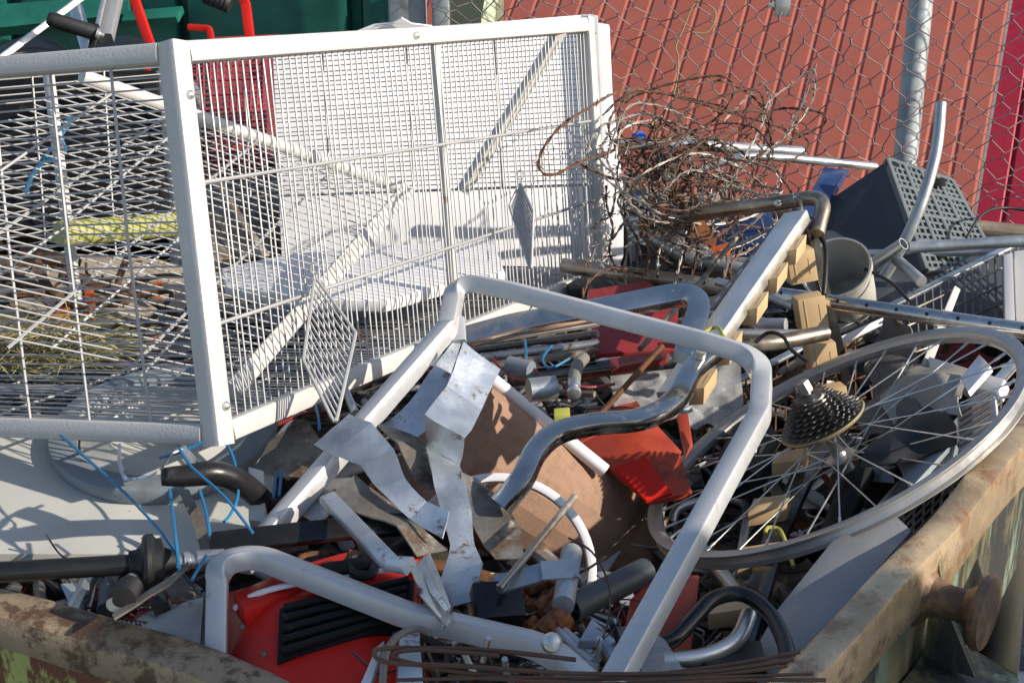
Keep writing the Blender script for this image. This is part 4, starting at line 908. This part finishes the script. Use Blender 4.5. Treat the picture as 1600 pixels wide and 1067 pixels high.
q = MB(); q.slab(v_, .02); vent = t.add('vent', q, M['black'], bevel=.004)
for i in range(5):
    u = .08 + i * .2; q = MB(); nn_ = (v_[1] - v_[0]).cross(v_[3] - v_[0]).normalized(); nn_ = nn_ if nn_.dot(co.location - v_[0]) > 0 else -nn_
    q.sweep([v_[0].lerp(v_[3], u).lerp(v_[1].lerp(v_[2], u), .04) + nn_ * .003, v_[1].lerp(v_[2], u).lerp(v_[0].lerp(v_[3], u), .04) + nn_ * .003], rect(.009, .009, .003), nrm=nn_); t.add('louvre', q, M['black'], vent)
q = MB(); q.tube(spline(W([(545, 872, 1.735), (565, 868, 1.74), (585, 880, 1.72), (578, 898, 1.70), (552, 895, 1.705), (545, 874, 1.733)]), 4), .006, 8); t.add('handle', q, M['rubber'])
q = MB(); q.slab(W([(555, 842, 1.79), (640, 830, 1.81), (645, 862, 1.75), (570, 880, 1.74)]), .012); t.add('slot', q, M['black'])
for (x, y, d_) in ((378, 978, 1.655), (412, 1020, 1.618), (655, 930, 1.70)):
    q = MB(); c = P(x, y, d_); q.lathe(c, co.location - c, [(0, 0), (.0035, 0), (.003, .0015), (0, .002)], 10); t.add('screw', q, M['gloss'])
q = MB(); q.slab(W([(500, 880, 1.715), (600, 862, 1.735), (606, 880, 1.715), (508, 898, 1.695)]), .01); t.add('lower_slot', q, M['black'], bevel=.002)
t.done()
q = MB(); q.sweep(spline(W([(330, 850, 1.76), (430, 838, 1.76), (560, 824, 1.78), (640, 818, 1.80)]), 5), rect(.030, .012, .004), nrm=Vector((0, -.6, 1)).normalized()); q2 = solo('black_trim', q, M['blackp'], 'black flat rail across the back of the red machine', 'rail')
panel('red_fin', [(1000, 1000, 1.66), (1012, 955, 1.70), (1072, 898, 1.75), (1092, 898, 1.75), (1086, 960, 1.69), (1078, 1020, 1.64), (1040, 1050, 1.62)], .006, 'ored', 'faded red curved metal fin right of the silver side rail', 'metal fin', bevel=.001)
panel('red_fin', [(975, 985, 1.68), (985, 935, 1.72), (1020, 905, 1.76), (1030, 915, 1.75), (1015, 985, 1.68), (1005, 1040, 1.64)], .006, 'ored', 'faded red metal fin left of the silver side rail', 'metal fin', bevel=.001)
panel('red_bracket', [(1057, 648, 2.0), (1075, 645, 2.0), (1082, 690, 1.95), (1070, 710, 1.93)], .01, 'ored', 'small dark red bracket under the slat rail end', 'bracket')
# ---------------------------------------------------------------- large grey panel, right front
panel('grey_sheet', [(1388, 795, 1.93), (1424, 828, 1.88), (1262, 1012, 1.66), (1190, 1075, 1.60), (1165, 1040, 1.655), (1212, 955, 1.755), (1300, 845, 1.88)], .003, 'mgrey', 'smooth mid grey flat panel against the right rim of the skip', 'panel', bevel=.001)
panel('black_cover', [(1095, 1032, 1.62), (1150, 995, 1.68), (1190, 1000, 1.68), (1200, 1045, 1.62), (1130, 1050, 1.6)], .01, 'rubber', 'dark rubber cover near the bottom of the grey panel', 'cover', bevel=.003)
tubeobj('rubber_hose', [(1010, 1010, 1.62), (1050, 1000, 1.63), (1085, 965, 1.66), (1115, 935, 1.69), (1160, 928, 1.70), (1200, 955, 1.67), (1225, 1000, 1.62), (1232, 1040, 1.58)], .0095, 'blackp', 'thick black hose arching over the lowest beige holder', 'hose', sp=True)
tubeobj('curved_tube', [(1035, 1030, 1.62), (1100, 1025, 1.63), (1150, 1000, 1.66), (1170, 960, 1.70)], .010, 'alu', 'bright steel arm curving under the black hose', 'bar', sp=True)
tubeobj('white_pole', [(1090, 850, 2.16), (1175, 955, 1.98)], .0115, 'alu', 'pale aluminium tube slanting under the wheel rim', 'tube')
tubeobj('alloy_loop', [(1050, 820, 2.3), (1060, 795, 2.32), (1110, 780, 2.34), (1150, 780, 2.34), (1168, 800, 2.3), (1160, 860, 2.16), (1165, 900, 2.1)], .008, 'alu', 'bent alloy loop inside the lower left of the wheel', 'tube', sp=True)
tubeobj('black_pipe', [(890, 952, 1.66), (1008, 892, 1.76)], .017, 'dgrey', 'dark open-ended pipe pointing right below the brown tube', 'pipe', hollow=True)
# clamps and small brackets in the middle front
t = Thing('pipe_clamp', 'galvanised clamp bracket bolted round a short upright pipe', 'clamp')
q = MB(); q.tube(W([(893, 862, 1.72), (880, 945, 1.62)]), .013, 14); t.add('pipe', q, M['galvp'])
q = MB(); q.strip(W([(770, 900, 1.66), (840, 880, 1.67), (845, 876, 1.655), (905, 872, 1.67)]), W([(780, 925, 1.64), (842, 908, 1.65), (848, 905, 1.635), (905, 900, 1.65)]), .004); t.add('band', q, M['galv']); t.done()
t = Thing('black_box', 'small black plastic box just behind the silver front tube', 'box')
q = MB(); c = P(775, 950, 1.66); q.box(c, Vector((.028, .004, 0)), Vector((-.004, .02, .012)), Vector((.004, -.014, .022))); t.add('body', q, M['blackp'], bevel=.003); t.done()
q = MB(); 
for i in range(60):
    c = P(R.uniform(810, 880), R.uniform(905, 985), 0); y = R.uniform(905, 985); c = P(R.uniform(810, 885), y, dz(y, 1.50 + R.uniform(-.02, .03))); q.blob(c, R.uniform(.004, .014), 4, .6)
solo('rust_flakes', q, M['leaf'], 'crumbling clump of rust and dry leaves beside the pipe clamp', 'rust flakes', kind='stuff')
for i, (a, b, lb) in enumerate([((858, 972), (925, 1035), 'longest'), ((882, 985), (935, 1030), 'middle'), ((905, 1035), (935, 1042), 'shortest')]):
    tubeobj('white_tube', [(a[0], a[1], dz(a[1], 1.52)), (b[0], b[1], dz(b[1], 1.52))], .0045, 'pale', 'thin white plastic tube at the end of the silver front loop, ' + lb + ' of three', 'plastic tube', n=12, hollow=False)
panel('channel_offcut', [(905, 1000, 1.56), (925, 965, 1.60), (968, 1005, 1.57), (990, 1040, 1.53), (970, 1050, 1.52), (940, 1000, 1.56)], .01, 'galv', 'bright channel offcut beside the right side rail', 'offcut', bevel=.001)
panel('torn_film', [(1000, 1035, 1.56), (1020, 985, 1.62), (1040, 1000, 1.6), (1080, 1065, 1.52), (1010, 1080, 1.5)], .001, 'film', 'torn clear plastic film at the bottom right of the side rail', 'plastic film', bevel=0)
# ---------------------------------------------------------------- clear bag, hose, small electrics
q = MB(); q.grid(lambda u, v: P(950 + 205 * u + 10 * v, 562 - 18 * u + (75 + 60 * u) * v, 2.52 - .08 * v) + Vector((0, 0, .018 * noise.noise(Vector((u * 9, v * 7, 0))))), 30, 20, .0006); solo('clear_bag', q, M['film'], 'crumpled clear plastic bag spread under the chrome frame', 'plastic bag')
t = Thing('rubber_hose', 'short grey-brown hose with a metal nozzle poking up by the blue cords', 'hose')
q = MB(); q.tube(spline(W([(912, 560, 2.1), (902, 572, 2.06), (896, 600, 2.02)]), 5), .0095, 12); t.add('hose', q, M['hose'])
q = MB(); q.lathe(P(897, 596, 2.02), P(897, 624, 1.99) - P(897, 596, 2.02), [(0, 0), (.009, 0), (.009, .012), (.0065, .013), (.0065, .02), (.010, .021), (.010, .028), (.0055, .029), (0, .029)], 16); t.add('nozzle', q, M['galvp']); t.done()
q = MB(); q.box(P(878, 650, 1.97), Vector((.011, .002, 0)), Vector((0, .009, .002)), Vector((0, 0, .007))); solo('yellow_connector', q, M['lime'], 'tiny yellow-green plastic connector at the top of the brown tube', 'connector', bevel=.0015)
for i, (pts, m, lb) in enumerate([([(820, 560, 2.16), (850, 590, 2.1), (880, 600, 2.06), (890, 620, 2.0)], 'crim', 'red wires running to the hose nozzle'), ([(770, 560, 2.2), (800, 590, 2.12), (850, 598, 2.08)], 'crim', 'thin red wire left of the hose nozzle'), ([(890, 600, 2.02), (920, 605, 2.02), (960, 600, 2.04)], 'crim', 'red wire loop right of the hose nozzle'), ([(862, 540, 2.2), (848, 560, 2.16), (860, 575, 2.12), (890, 560, 2.14)], 'blue', 'short blue cord loop above the hose'), ([(820, 530, 2.24), (822, 560, 2.16), (816, 575, 2.14)], 'blue', 'short blue cord hanging beside the metal rails')]):
    tubeobj('electric_wire', pts, .0022, m, lb, 'wire', sp=True, n=6)
tubeobj('white_cylinder', [(795, 570, 2.14), (830, 578, 2.12)], .014, 'greyb', 'small grey-blue capped cylinder below the chrome frame', 'cylinder')
tubeobj('grey_cylinder', [(826, 610, 2.05), (868, 605, 2.06)], .018, 'galvp', 'grey metal canister left of the hose nozzle', 'canister')
# flat aluminium profiles in the gap
for i, (y0, y1, m) in enumerate([(535, 505, 'alu'), (548, 520, 'gloss'), (560, 535, 'galv'), (575, 548, 'dirty')]):
    q = MB(); q.sweep(W([(735, y0, 2.32 - i * .02), (935, y1, 2.36 - i * .02)]), rect(.016, .008, .002), nrm=UP)
    solo('metal_profile', q, M[m], ['bright', 'dark', 'grey', 'brownish'][i] + ' flat metal profile in the gap below the chrome arm', 'metal profile')
# ---------------------------------------------------------------- left appliance
t = Thing('washing_machine', 'off-white washing machine lying on its side with an open drum at the left', 'washing machine')
cen = P(270, 725, 1.93); an_ = (co.location - cen).normalized() + Vector((0, 0, .35)); an_.normalize()
q = MB()
def front(u, v):
    x = -80 + 510 * u; y = 672 + 205 * v
    return P(x, y, 2.17 - .27 * v - .015 * math.cos(u * 3))
q.grid(front, 30, 14, .012); sh = t.add('casing', q, M['cream'], smooth=60)
ra_ = an_.orthogonal().normalized()
def cp(y): return 1.93 - (y - 725) / 205 * .17
dc = P(258, 680, 2.135); dnn = ((P(0, 877, 1.90) - P(0, 672, 2.17)).cross(P(300, 877, 1.90) - P(0, 877, 1.90))).normalized(); dnn = dnn if dnn.dot(co.location - dc) > 0 else -dnn
q = MB(); q.lathe(dc, dnn, [(.162, -.01), (.170, .012), (.166, .02), (.135, .024), (.128, .018), (.124, -.01)], 64, closed=True); ring_ = t.add('door_ring', q, M['greyb'], smooth=50)
q = MB(); q.lathe(dc + dnn * .002, dnn, [(0, .004), (.04, .006), (.08, .012), (.083, .016), (.088, .012), (.122, .004), (.124, 0)], 48); t.add('drum', q, M['cream'], ring_)
for k in range(3):
    an = k * 2.1 + .4; u_ = dnn.orthogonal().normalized(); v2 = dnn.cross(u_); q = MB(); dd = u_ * math.cos(an) + v2 * math.sin(an); q.tube([dc + dnn * .02 + dd * .02, dc + dnn * .018 + dd * .128], .0055, 8); t.add('spoke', q, M['galvp'], ring_)
t.done()
q = MB(); a, b = P(-60, 897, 1.66), P(232, 880, 1.72); q.tube([a, b], .0125, 16); t = Thing('drive_shaft', 'black drive shaft with a round rubber boot lying in front of the washing machine', 'drive shaft')
t.add('shaft', q, M['blackp'])
q = MB(); dxs = (b - a).normalized(); q.lathe(b - dxs * .015, dxs, [(0, -.008), (.0165, -.008), (.0175, .0), (.022, .006), (.0335, .009), (.036, .013), (.0355, .018), (.030, .022), (.030, .03), (.018, .034), (.014, .048), (0, .05)], 36); t.add('boot', q, M['rubber'])
q = MB(); q.lathe(b + dxs * .03, dxs, [(0, 0), (.009, 0), (.009, .01), (.012, .012), (.012, .018), (.009, .02), (.009, .026), (.013, .028), (.013, .06), (.009, .062), (0, .062)], 20); t.add('joint', q, M['galvp']); t.done()
tubeobj('splined_joint', [(208, 905, 1.70), (178, 945, 1.64)], .0095, 'galvp', 'silver joint pin hanging under the rubber boot', 'joint')
t = Thing('ridged_plug', 'black ridged knob below the drive shaft boot', 'knob')
q = MB(); q.lathe(P(204, 916, 1.67), P(183, 948, 1.62) - P(204, 916, 1.67), [(0, 0)] + [(.015 + .001 * (i % 2), .003 * i) for i in range(12)] + [(0, .036)], 24); t.add('knob', q, M['rubber']); t.done()
# black lever
q = MB(); pts = spline(W([(252, 745, 1.80), (290, 743, 1.81), (340, 740, 1.83), (385, 760, 1.87), (425, 800, 1.92), (455, 840, 1.93)]), 6)
q.tube(pts, .015, 14, scale=[.75 + .35 * math.sin(min(1, k / len(pts) * 2.2) * 1.57) for k in range(len(pts))]); solo('black_lever', q, M['blackp'], 'curved glossy black lever across the washing machine drum', 'lever')
q = MB(); q.strip(W([(262, 722, 1.82), (275, 700, 1.85), (290, 695, 1.86), (306, 715, 1.86), (308, 740, 1.86)]), W([(252, 735, 1.79), (270, 706, 1.82), (286, 700, 1.83), (298, 718, 1.83), (300, 742, 1.83)]), .003); solo('steel_clip', q, M['galv'], 'curled steel clip around the black lever end', 'clip')
stripobj('steel_strap', [(275, 765, 1.88), (300, 815, 1.87), (318, 870, 1.85), (322, 925, 1.80)], [(292, 762, 1.88), (318, 812, 1.87), (338, 868, 1.85), (342, 925, 1.80)], 'dirty', 'dirty steel strap running down from the black lever', 'steel strap')
stripobj('bent_strap', [(182, 690, 1.9), (182, 720, 1.88), (195, 750, 1.86), (245, 738, 1.82)], [(186, 690, 1.9), (187, 718, 1.88), (198, 745, 1.86), (247, 735, 1.82)], 'galv', 'thin curved strap in the washing machine drum', 'steel strap')
for i, (pts, lb) in enumerate([([(95, 680, 1.93), (200, 775, 1.82), (270, 855, 1.72), (278, 885, 1.68)], 'blue plastic cord slanting from the cage corner to the drive shaft'), ([(265, 765, 1.8), (272, 820, 1.74), (280, 890, 1.68)], 'blue plastic cord hanging straight below the lever end'), ([(280, 700, 1.8), (300, 730, 1.77), (350, 775, 1.74), (395, 832, 1.70)], 'blue plastic cord lying over the black lever'), ([(312, 765, 1.8), (322, 800, 1.78), (328, 835, 1.74)], 'short blue cord left of the steel strap'), ([(440, 735, 1.92), (436, 775, 1.88)], 'short blue cord beside the dark plate, right one'), ([(352, 690, 1.9), (366, 720, 1.88), (372, 770, 1.84), (362, 800, 1.82), (350, 815, 1.80)], 'blue cord curving down past the lever'), ([(432, 738, 1.93), (427, 778, 1.88)], 'short blue cord beside the dark plate, left one'), ([(322, 868, 1.70), (300, 905, 1.65)], 'short blue cord end by the front loop corner'), ([(493, 632, 2.06), (498, 655, 2.02), (499, 672, 2.0)], 'short blue cord under the cage beside the wire rack'), ([(250, 715, 1.86), (275, 708, 1.85), (320, 690, 1.86)], 'blue cord going under the cage corner')]):
    tubeobj('blue_string', pts, .0021, 'blue', lb, 'cord', sp=True, n=6, group='blue plastic cords')
# boxes lower left
panel('metal_box', [(213, 960, 1.77), (318, 932, 1.79), (312, 1018, 1.69), (208, 1006, 1.70)], .03, 'galv', 'brushed grey metal box end beside the silver front loop', 'metal box', bevel=.001)
panel('metal_plate', [(240, 940, 1.83), (268, 897, 1.89), (310, 912, 1.86), (300, 940, 1.82)], .004, 'dirty', 'speckled small plate standing behind the grey box', 'metal plate')
stripobj('bent_strap', [(175, 960, 1.62), (215, 935, 1.65), (260, 905, 1.67), (296, 873, 1.70)], [(178, 966, 1.61), (220, 942, 1.64), (265, 912, 1.66), (298, 880, 1.69)], 'dirty', 'thin grey strap slanting over the metal box', 'steel strap', th=.002)
tubeobj('coil_spring', [(150 + i * 2.1, 972 + 6 * math.sin(i * 2.0) + i * .15, 1.74 - .006 * math.cos(i * 2.0)) for i in range(36)], .0014, 'galvp', 'small coil spring beside the metal box', 'spring', sp=True, n=5)
for i, (a, b, r_, m) in enumerate([((143, 895), (112, 962), .011, 'galv'), ((152, 900), (135, 970), .003, 'alu'), ((172, 890), (166, 955), .012, 'dgrey'), ((60, 905), (66, 965), .008, 'dirty')]):
    tubeobj('upright_bar', [(a[0], a[1], 1.90), (b[0], b[1], 1.76)], r_, m, ['broad grey bar', 'thin bright bar', 'dark grey bar', 'rusty short bar'][i] + ' standing below the drive shaft', 'bar', n=8)
# things below the cage corner, left middle
panel('white_post', [(388, 728, 1.93), (412, 735, 1.92), (415, 815, 1.86), (388, 812, 1.86)], .02, 'cream', 'pale upright panel right of the washing machine drum', 'panel')
tubeobj('grey_rod', [(555, 645, 2.05), (535, 600, 2.12)], .006, 'galvp', 'short grey rod under the cage bar', 'rod')
# ---------------------------------------------------------------- rusty wire along the bottom
t = Thing('rusty_wire_coil', 'loose coil of rusty wire along the bottom edge of the heap', 'wire coil')
for i, pts in enumerate([[(1240, 1030, 1.46), (1100, 1050, 1.45), (900, 1052, 1.44), (720, 1040, 1.44), (610, 1035, 1.45), (585, 1020, 1.46), (610, 1012, 1.47), (760, 1015, 1.46), (900, 1030, 1.45)],
    [(1250, 1018, 1.47), (1100, 1044, 1.46), (900, 1062, 1.45), (740, 1052, 1.44), (640, 1035, 1.45), (615, 1022, 1.46), (660, 1015, 1.46), (780, 1024, 1.45)], [(1290, 1062, 1.44), (1150, 1062, 1.44), (1000, 1068, 1.43), (850, 1064, 1.43), (700, 1056, 1.44)], [(1230, 1040, 1.45), (1100, 1056, 1.445), (960, 1060, 1.44), (800, 1058, 1.435), (620, 1062, 1.44)], [(1270, 1052, 1.45), (1120, 1058, 1.44), (980, 1064, 1.43)]]):
    q = MB(); q.tube(spline(W(pts), 10), .0026 - .0002 * i, 7); t.add('strand', q, M['rustw'])
t.done()
tubeobj('grey_hoop', [(598, 1075, 1.48), (602, 1025, 1.5), (620, 995, 1.52), (650, 982, 1.54), (672, 988, 1.53)], .004, 'hose', 'thin grey hoop standing behind the rusty wire', 'hoop', sp=True)
panel('galvanised_box', [(625, 990, 1.56), (655, 980, 1.58), (662, 1075, 1.47), (620, 1080, 1.46)], .02, 'galv', 'grey-blue metal piece standing inside the grey hoop', 'offcut', bevel=.001)
panel('galvanised_box', [(588, 1010, 1.54), (600, 1000, 1.55), (575, 1080, 1.47), (560, 1075, 1.48)], .008, 'galv', 'narrow bright metal strip left of the grey hoop', 'offcut', bevel=.001)
for i, (x, y, d_) in enumerate([(730, 1030, 1.47), (790, 1040, 1.46), (700, 1020, 1.48), (935, 1010, 1.53), (760, 1010, 1.49), (960, 985, 1.56)]):
    q = MB(); c = P(x, y, d_); dd = Vector((R.uniform(-.5, .5), R.uniform(-.4, .2), 1)).normalized(); q.tube([c - dd * .02, c + dd * .012], .0035, 8); solo('small_bolt', q, M[('pale', 'alu', 'blackp')[i % 3]], 'small stub of pipe among the scrap, ' + ['left of the white tubes', 'under the silver front tube', 'nearest the grey hoop', 'touching the side rail', 'between the hoop and black box', 'above the channel offcut'][i], 'pipe stub')
# twig
t = MB(); pts = spline(W([(888, 840, 1.66), (925, 862, 1.65), (950, 910, 1.62), (952, 960, 1.58), (940, 1000, 1.54), (925, 1020, 1.52)]), 6); t.tube(pts, .0013, 5)
for k in (6, 12, 18, 24, 28): t.tube([pts[k], pts[k] + Vector((R.uniform(-.02, .02), 0, R.uniform(.004, .02)))], .0008, 4)
solo('dry_twig', t, M['root'], 'thin dry twig hanging in front of the white hoop', 'twig')
# ---------------------------------------------------------------- barbed wire
def strand(mb, pts, r=.0013, tw=.0022, barb=.10, seed=0):
    rr = random.Random(seed); sp_ = spline(pts, 10); fr = frames(sp_)
    acc = 0; A_, B_ = [], []; nextb = rr.uniform(.02, barb)
    for i, p in enumerate(sp_):
        if i: acc += (p - sp_[i - 1]).length
        ph = acc * 110; o = fr[i][0] * math.cos(ph) * tw * .6 + fr[i][1] * math.sin(ph) * tw * .6; A_.append(p + o); B_.append(p - o)
        if acc > nextb:
            nextb = acc + barb * rr.uniform(.7, 1.3)
            for k in range(2):
                d_ = Vector((rr.uniform(-1, 1), rr.uniform(-1, 1), rr.uniform(-1, 1))).normalized() * .011; mb.tube([p - d_, p + d_], .0011, 4)
            mb.blob(p, .0034, 3, .2)
    mb.tube(A_, r, 4, caps=False); mb.tube(B_, r, 4, caps=False)
def resamp(pts, step=.012):
    sp_ = spline(pts, 30); out = [sp_[0]]
    for p in sp_:
        if (p - out[-1]).length > step: out.append(p)
    return out
loops = [
 [(1100, 205, 2.95), (1020, 224, 2.85), (960, 235, 2.7), (905, 254, 2.55), (868, 272, 2.48), (845, 268, 2.46), (845, 240, 2.47), (876, 198, 2.5), (925, 166, 2.55), (960, 146, 2.62), (1000, 140, 2.7), (1018, 152, 2.75), (1024, 180, 2.8), (1010, 225, 2.85), (985, 270, 2.85), (975, 330, 2.8), (1000, 380, 2.75)],
 [(955, 225, 2.85), (952, 190, 2.9), (975, 160, 2.95), (1030, 136, 2.95), (1090, 122, 2.95), (1130, 120, 2.95), (1147, 140, 2.95), (1130, 175, 2.95), (1095, 200, 2.95), (1040, 215, 2.9), (985, 222, 2.85), (950, 240, 2.8), (930, 250, 2.75)],
 [(905, 256, 2.7), (935, 270, 2.7), (975, 280, 2.75), (1040, 250, 2.8), (1120, 225, 2.9), (1200, 176, 3.0), (1245, 170, 3.0), (1285, 178, 3.0), (1289, 192, 3.0), (1262, 208, 3.0), (1210, 230, 2.95), (1150, 265, 2.9)]]
t = Thing('barbed_wire', 'loose rusty coils of barbed wire sticking out over the white panels', 'barbed wire')
for i, l_ in enumerate(loops):
    q = MB(); strand(q, resamp(W(l_)), .0017, .0028, .10, i); t.add('strand', q, M['rustw'])
rr = random.Random(77)
def rloop(cx, cy, cd, rx, ry, rd, turns, rng, a0=None):
    pts = []; a = rng.uniform(0, 6.28) if a0 is None else a0; n = int(turns * 7); tilt = rng.uniform(-.6, .6)
    for k in range(n):
        f_ = 1 + rng.uniform(-.28, .28); x = math.cos(a) * rx * f_; y = math.sin(a) * ry * f_
        pts.append(P(cx + x * math.cos(tilt) - y * math.sin(tilt), cy + x * math.sin(tilt) + y * math.cos(tilt), cd + rd * math.sin(a * 1.3 + tilt) + rng.uniform(-.03, .03))); a += 6.28 / 7
    return pts
for i in range(7):
    q = MB(); strand(q, resamp(rloop(1075 + rr.uniform(-40, 50), 240 + rr.uniform(-40, 50), 2.85, rr.uniform(60, 150), rr.uniform(25, 100), .12, rr.uniform(1, 2), rr)), .0014, .0024, .08, 40 + i); t.add('strand', q, M['rustw'])
t.done()
t = Thing('barbed_wire', 'dense grey knot of barbed wire heaped above the curved chrome tube', 'barbed wire')
for i in range(11):
    q = MB(); strand(q, resamp(rloop(1065 + rr.uniform(-30, 60), 290 + rr.uniform(-40, 55), 2.72, rr.uniform(35, 135), rr.uniform(25, 100), .10, rr.uniform(1, 2.2), rr)), .0013, .0022, .06, 80 + i); t.add('strand', q, M['greyw' if i % 3 else 'rustw'])
for i, l_ in enumerate([[(1275, 100, 3.0), (1262, 140, 3.0), (1240, 190, 2.95), (1215, 225, 2.92), (1160, 262, 2.85), (1090, 300, 2.8)], [(1190, 190, 2.9), (1200, 160, 2.95), (1240, 130, 3.0), (1272, 110, 3.0), (1268, 160, 3.0), (1225, 215, 2.95), (1170, 250, 2.9)], [(1130, 190, 2.9), (1170, 150, 2.95), (1192, 130, 2.95), (1200, 170, 2.95), (1160, 250, 2.85), (1100, 330, 2.75), (1040, 400, 2.7)]]):
    q = MB(); strand(q, resamp(W(l_)), .0014, .0022, .06, 120 + i); t.add('strand', q, M['greyw'])
for i in range(7):
    q = MB(); strand(q, resamp(rloop(1060 + rr.uniform(-40, 50), 270 + rr.uniform(-30, 50), 2.74, rr.uniform(25, 80), rr.uniform(20, 60), .08, rr.uniform(1, 2), rr)), .0013, .0022, .045, 500 + i); t.add('strand', q, M['greyw' if i % 2 else 'rustw'])
for i in range(14):
    x = 935 + i * 17 + rr.uniform(-10, 10); q = MB(); y1 = rr.uniform(400, 470); a = P(x + rr.uniform(-20, 40), 290, 2.75); b = P(x + rr.uniform(-25, 15), y1, 2.6)
    strand(q, resamp(wig(a, b, 4, .025, i + 300)), .0014, .0024, .06, 200 + i); t.add('strand', q, M['rustw' if i % 2 else 'greyw'])
q = MB(); strand(q, resamp(W([(1215, 318, 2.48), (1245, 310, 2.46), (1250, 335, 2.44), (1215, 352, 2.46), (1170, 375, 2.5), (1110, 400, 2.55)])), .0013, .002, .05, 400); t.add('strand', q, M['greyw'])
q = MB(); strand(q, resamp(W([(1180, 290, 2.62), (1222, 298, 2.5), (1200, 305, 2.5), (1150, 296, 2.6), (1080, 290, 2.7)])), .0013, .002, .05, 401); t.add('strand', q, M['greyw'])
q = MB(); strand(q, resamp(W([(1010, 430, 2.62), (960, 420, 2.6), (925, 435, 2.58), (912, 455, 2.56), (912, 475, 2.55)])), .0018, .003, .08, 402); t.add('strand', q, M['rustw'])
t.done()
for i, (c, r_) in enumerate([([(1078, 345, 2.68), (1100, 348, 2.68), (1120, 370, 2.66), (1118, 388, 2.64), (1096, 378, 2.66), (1080, 372, 2.67)], 0), ([(1110, 382, 2.62), (1145, 380, 2.62), (1140, 396, 2.6), (1118, 400, 2.6)], 0), ([(1025, 325, 2.7), (1048, 322, 2.7), (1046, 338, 2.68), (1028, 338, 2.68)], 0)]):
    q = MB(); q.slab([p + Vector((0, 0, rr.uniform(-.006, .006))) for p in W(c)], .0008); solo('dry_leaf', q, M['leaf' if i != 1 else 'orange'], ['largest brown dry leaf caught in the barbed wire', 'orange dry leaf lower right of the barbed wire', 'small brown leaf within the upper knot of wire'][i], 'leaf')
q = MB(); q.blob(P(998, 216, 2.95), .016, 6, .4, (1, .6, .9)); solo('blue_scrap', q, M['bluebit'], 'bright blue plastic scrap caught in the barbed wire', 'plastic scrap')
panel('pale_canister', [(975, 300, 3.0), (1010, 290, 3.0), (1015, 400, 2.9), (985, 410, 2.9)], .06, 'greyb', 'pale grey-green canister behind the barbed wire', 'canister', bevel=.008)
tubeobj('dark_pot', [(1020, 262, 3.0), (1050, 262, 2.96)], .03, 'rubber', 'black round pot inside the barbed wire knot', 'pot', n=20)
panel('black_sheet', [(985, 300, 3.1), (1150, 320, 3.1), (1280, 370, 3.0), (1290, 460, 2.8), (1000, 440, 2.8)], .02, 'black', 'black plastic sheet deep behind the barbed wire', 'plastic sheet')
panel('black_sheet', [(1260, 360, 3.02), (1450, 360, 3.02), (1600, 385, 2.95), (1620, 520, 2.66), (1300, 520, 2.66)], .02, 'dgrey', 'dark grey plastic sheet below the horizontal tubes at the right', 'plastic sheet')
panel('black_sheet', [(880, 425, 2.85), (1000, 420, 2.85), (1000, 445, 2.75), (890, 452, 2.7)], .02, 'rubber', 'black rubber sheet under the right foot of the cage', 'rubber sheet')
tubeobj('yellow_twine', [(1100, 520, 2.06), (1112, 513, 2.1), (1124, 514, 2.08), (1130, 526, 2.04)], .003, 'lime', 'yellow cord loop tied round the slat rail', 'cord', sp=True, n=8)
tubeobj('yellow_twine', [(1195, 832, 2.05), (1200, 824, 2.06), (1216, 826, 2.06), (1224, 838, 2.04), (1232, 860, 2.02), (1240, 885, 1.98)], .003, 'lime', 'yellow cord hanging under the lower wheel rim', 'cord', sp=True, n=8)

# ---------------------------------------------------------------- tall container added out of frame to shade the front of the heap
t = Thing('shade_container', 'tall rusty steel container, added out of frame right of the skip to cast shade', 'container')
q = MB(); q.grid(lambda u, v: Vector((1.80 + (.05 if (u * 8) % 1 < .5 else 0), -.9 + 1.68 * u, 2.68 * (1 - v))), 64, 2, .01)
q.slab([Vector((1.83, -.9, 2.69)), Vector((3.9, -.9, 2.69)), Vector((3.9, .78, 2.69)), Vector((1.83, .78, 2.69))], .05)
q.slab([Vector((1.83, .78, 2.7)), Vector((3.9, .78, 2.7)), Vector((3.9, .78, 0)), Vector((1.83, .78, 0))], .03)
t.add('side', q, M['green']); t.done()
q = MB()  # unseen offcuts added to roughen the container's shadow edge into dapples
for i in range(26):
    p = Vector((2.0 + R.uniform(0, .5), -.85 + R.uniform(0, 1.58), 2.69)); d_ = Vector((R.uniform(-.5, .5), R.uniform(-.6, .6), 1)).normalized()
    q.sweep([p - d_ * .02, p + d_ * R.uniform(.12, .4)], rect(R.uniform(.01, .09), R.uniform(.004, .02), .001), nrm=Vector((1, 0, .1)))
solo('shade_offcuts', q, M['dirty'], 'metal offcuts added on top of the out-of-frame container to break up its shade', 'scrap', kind='stuff')
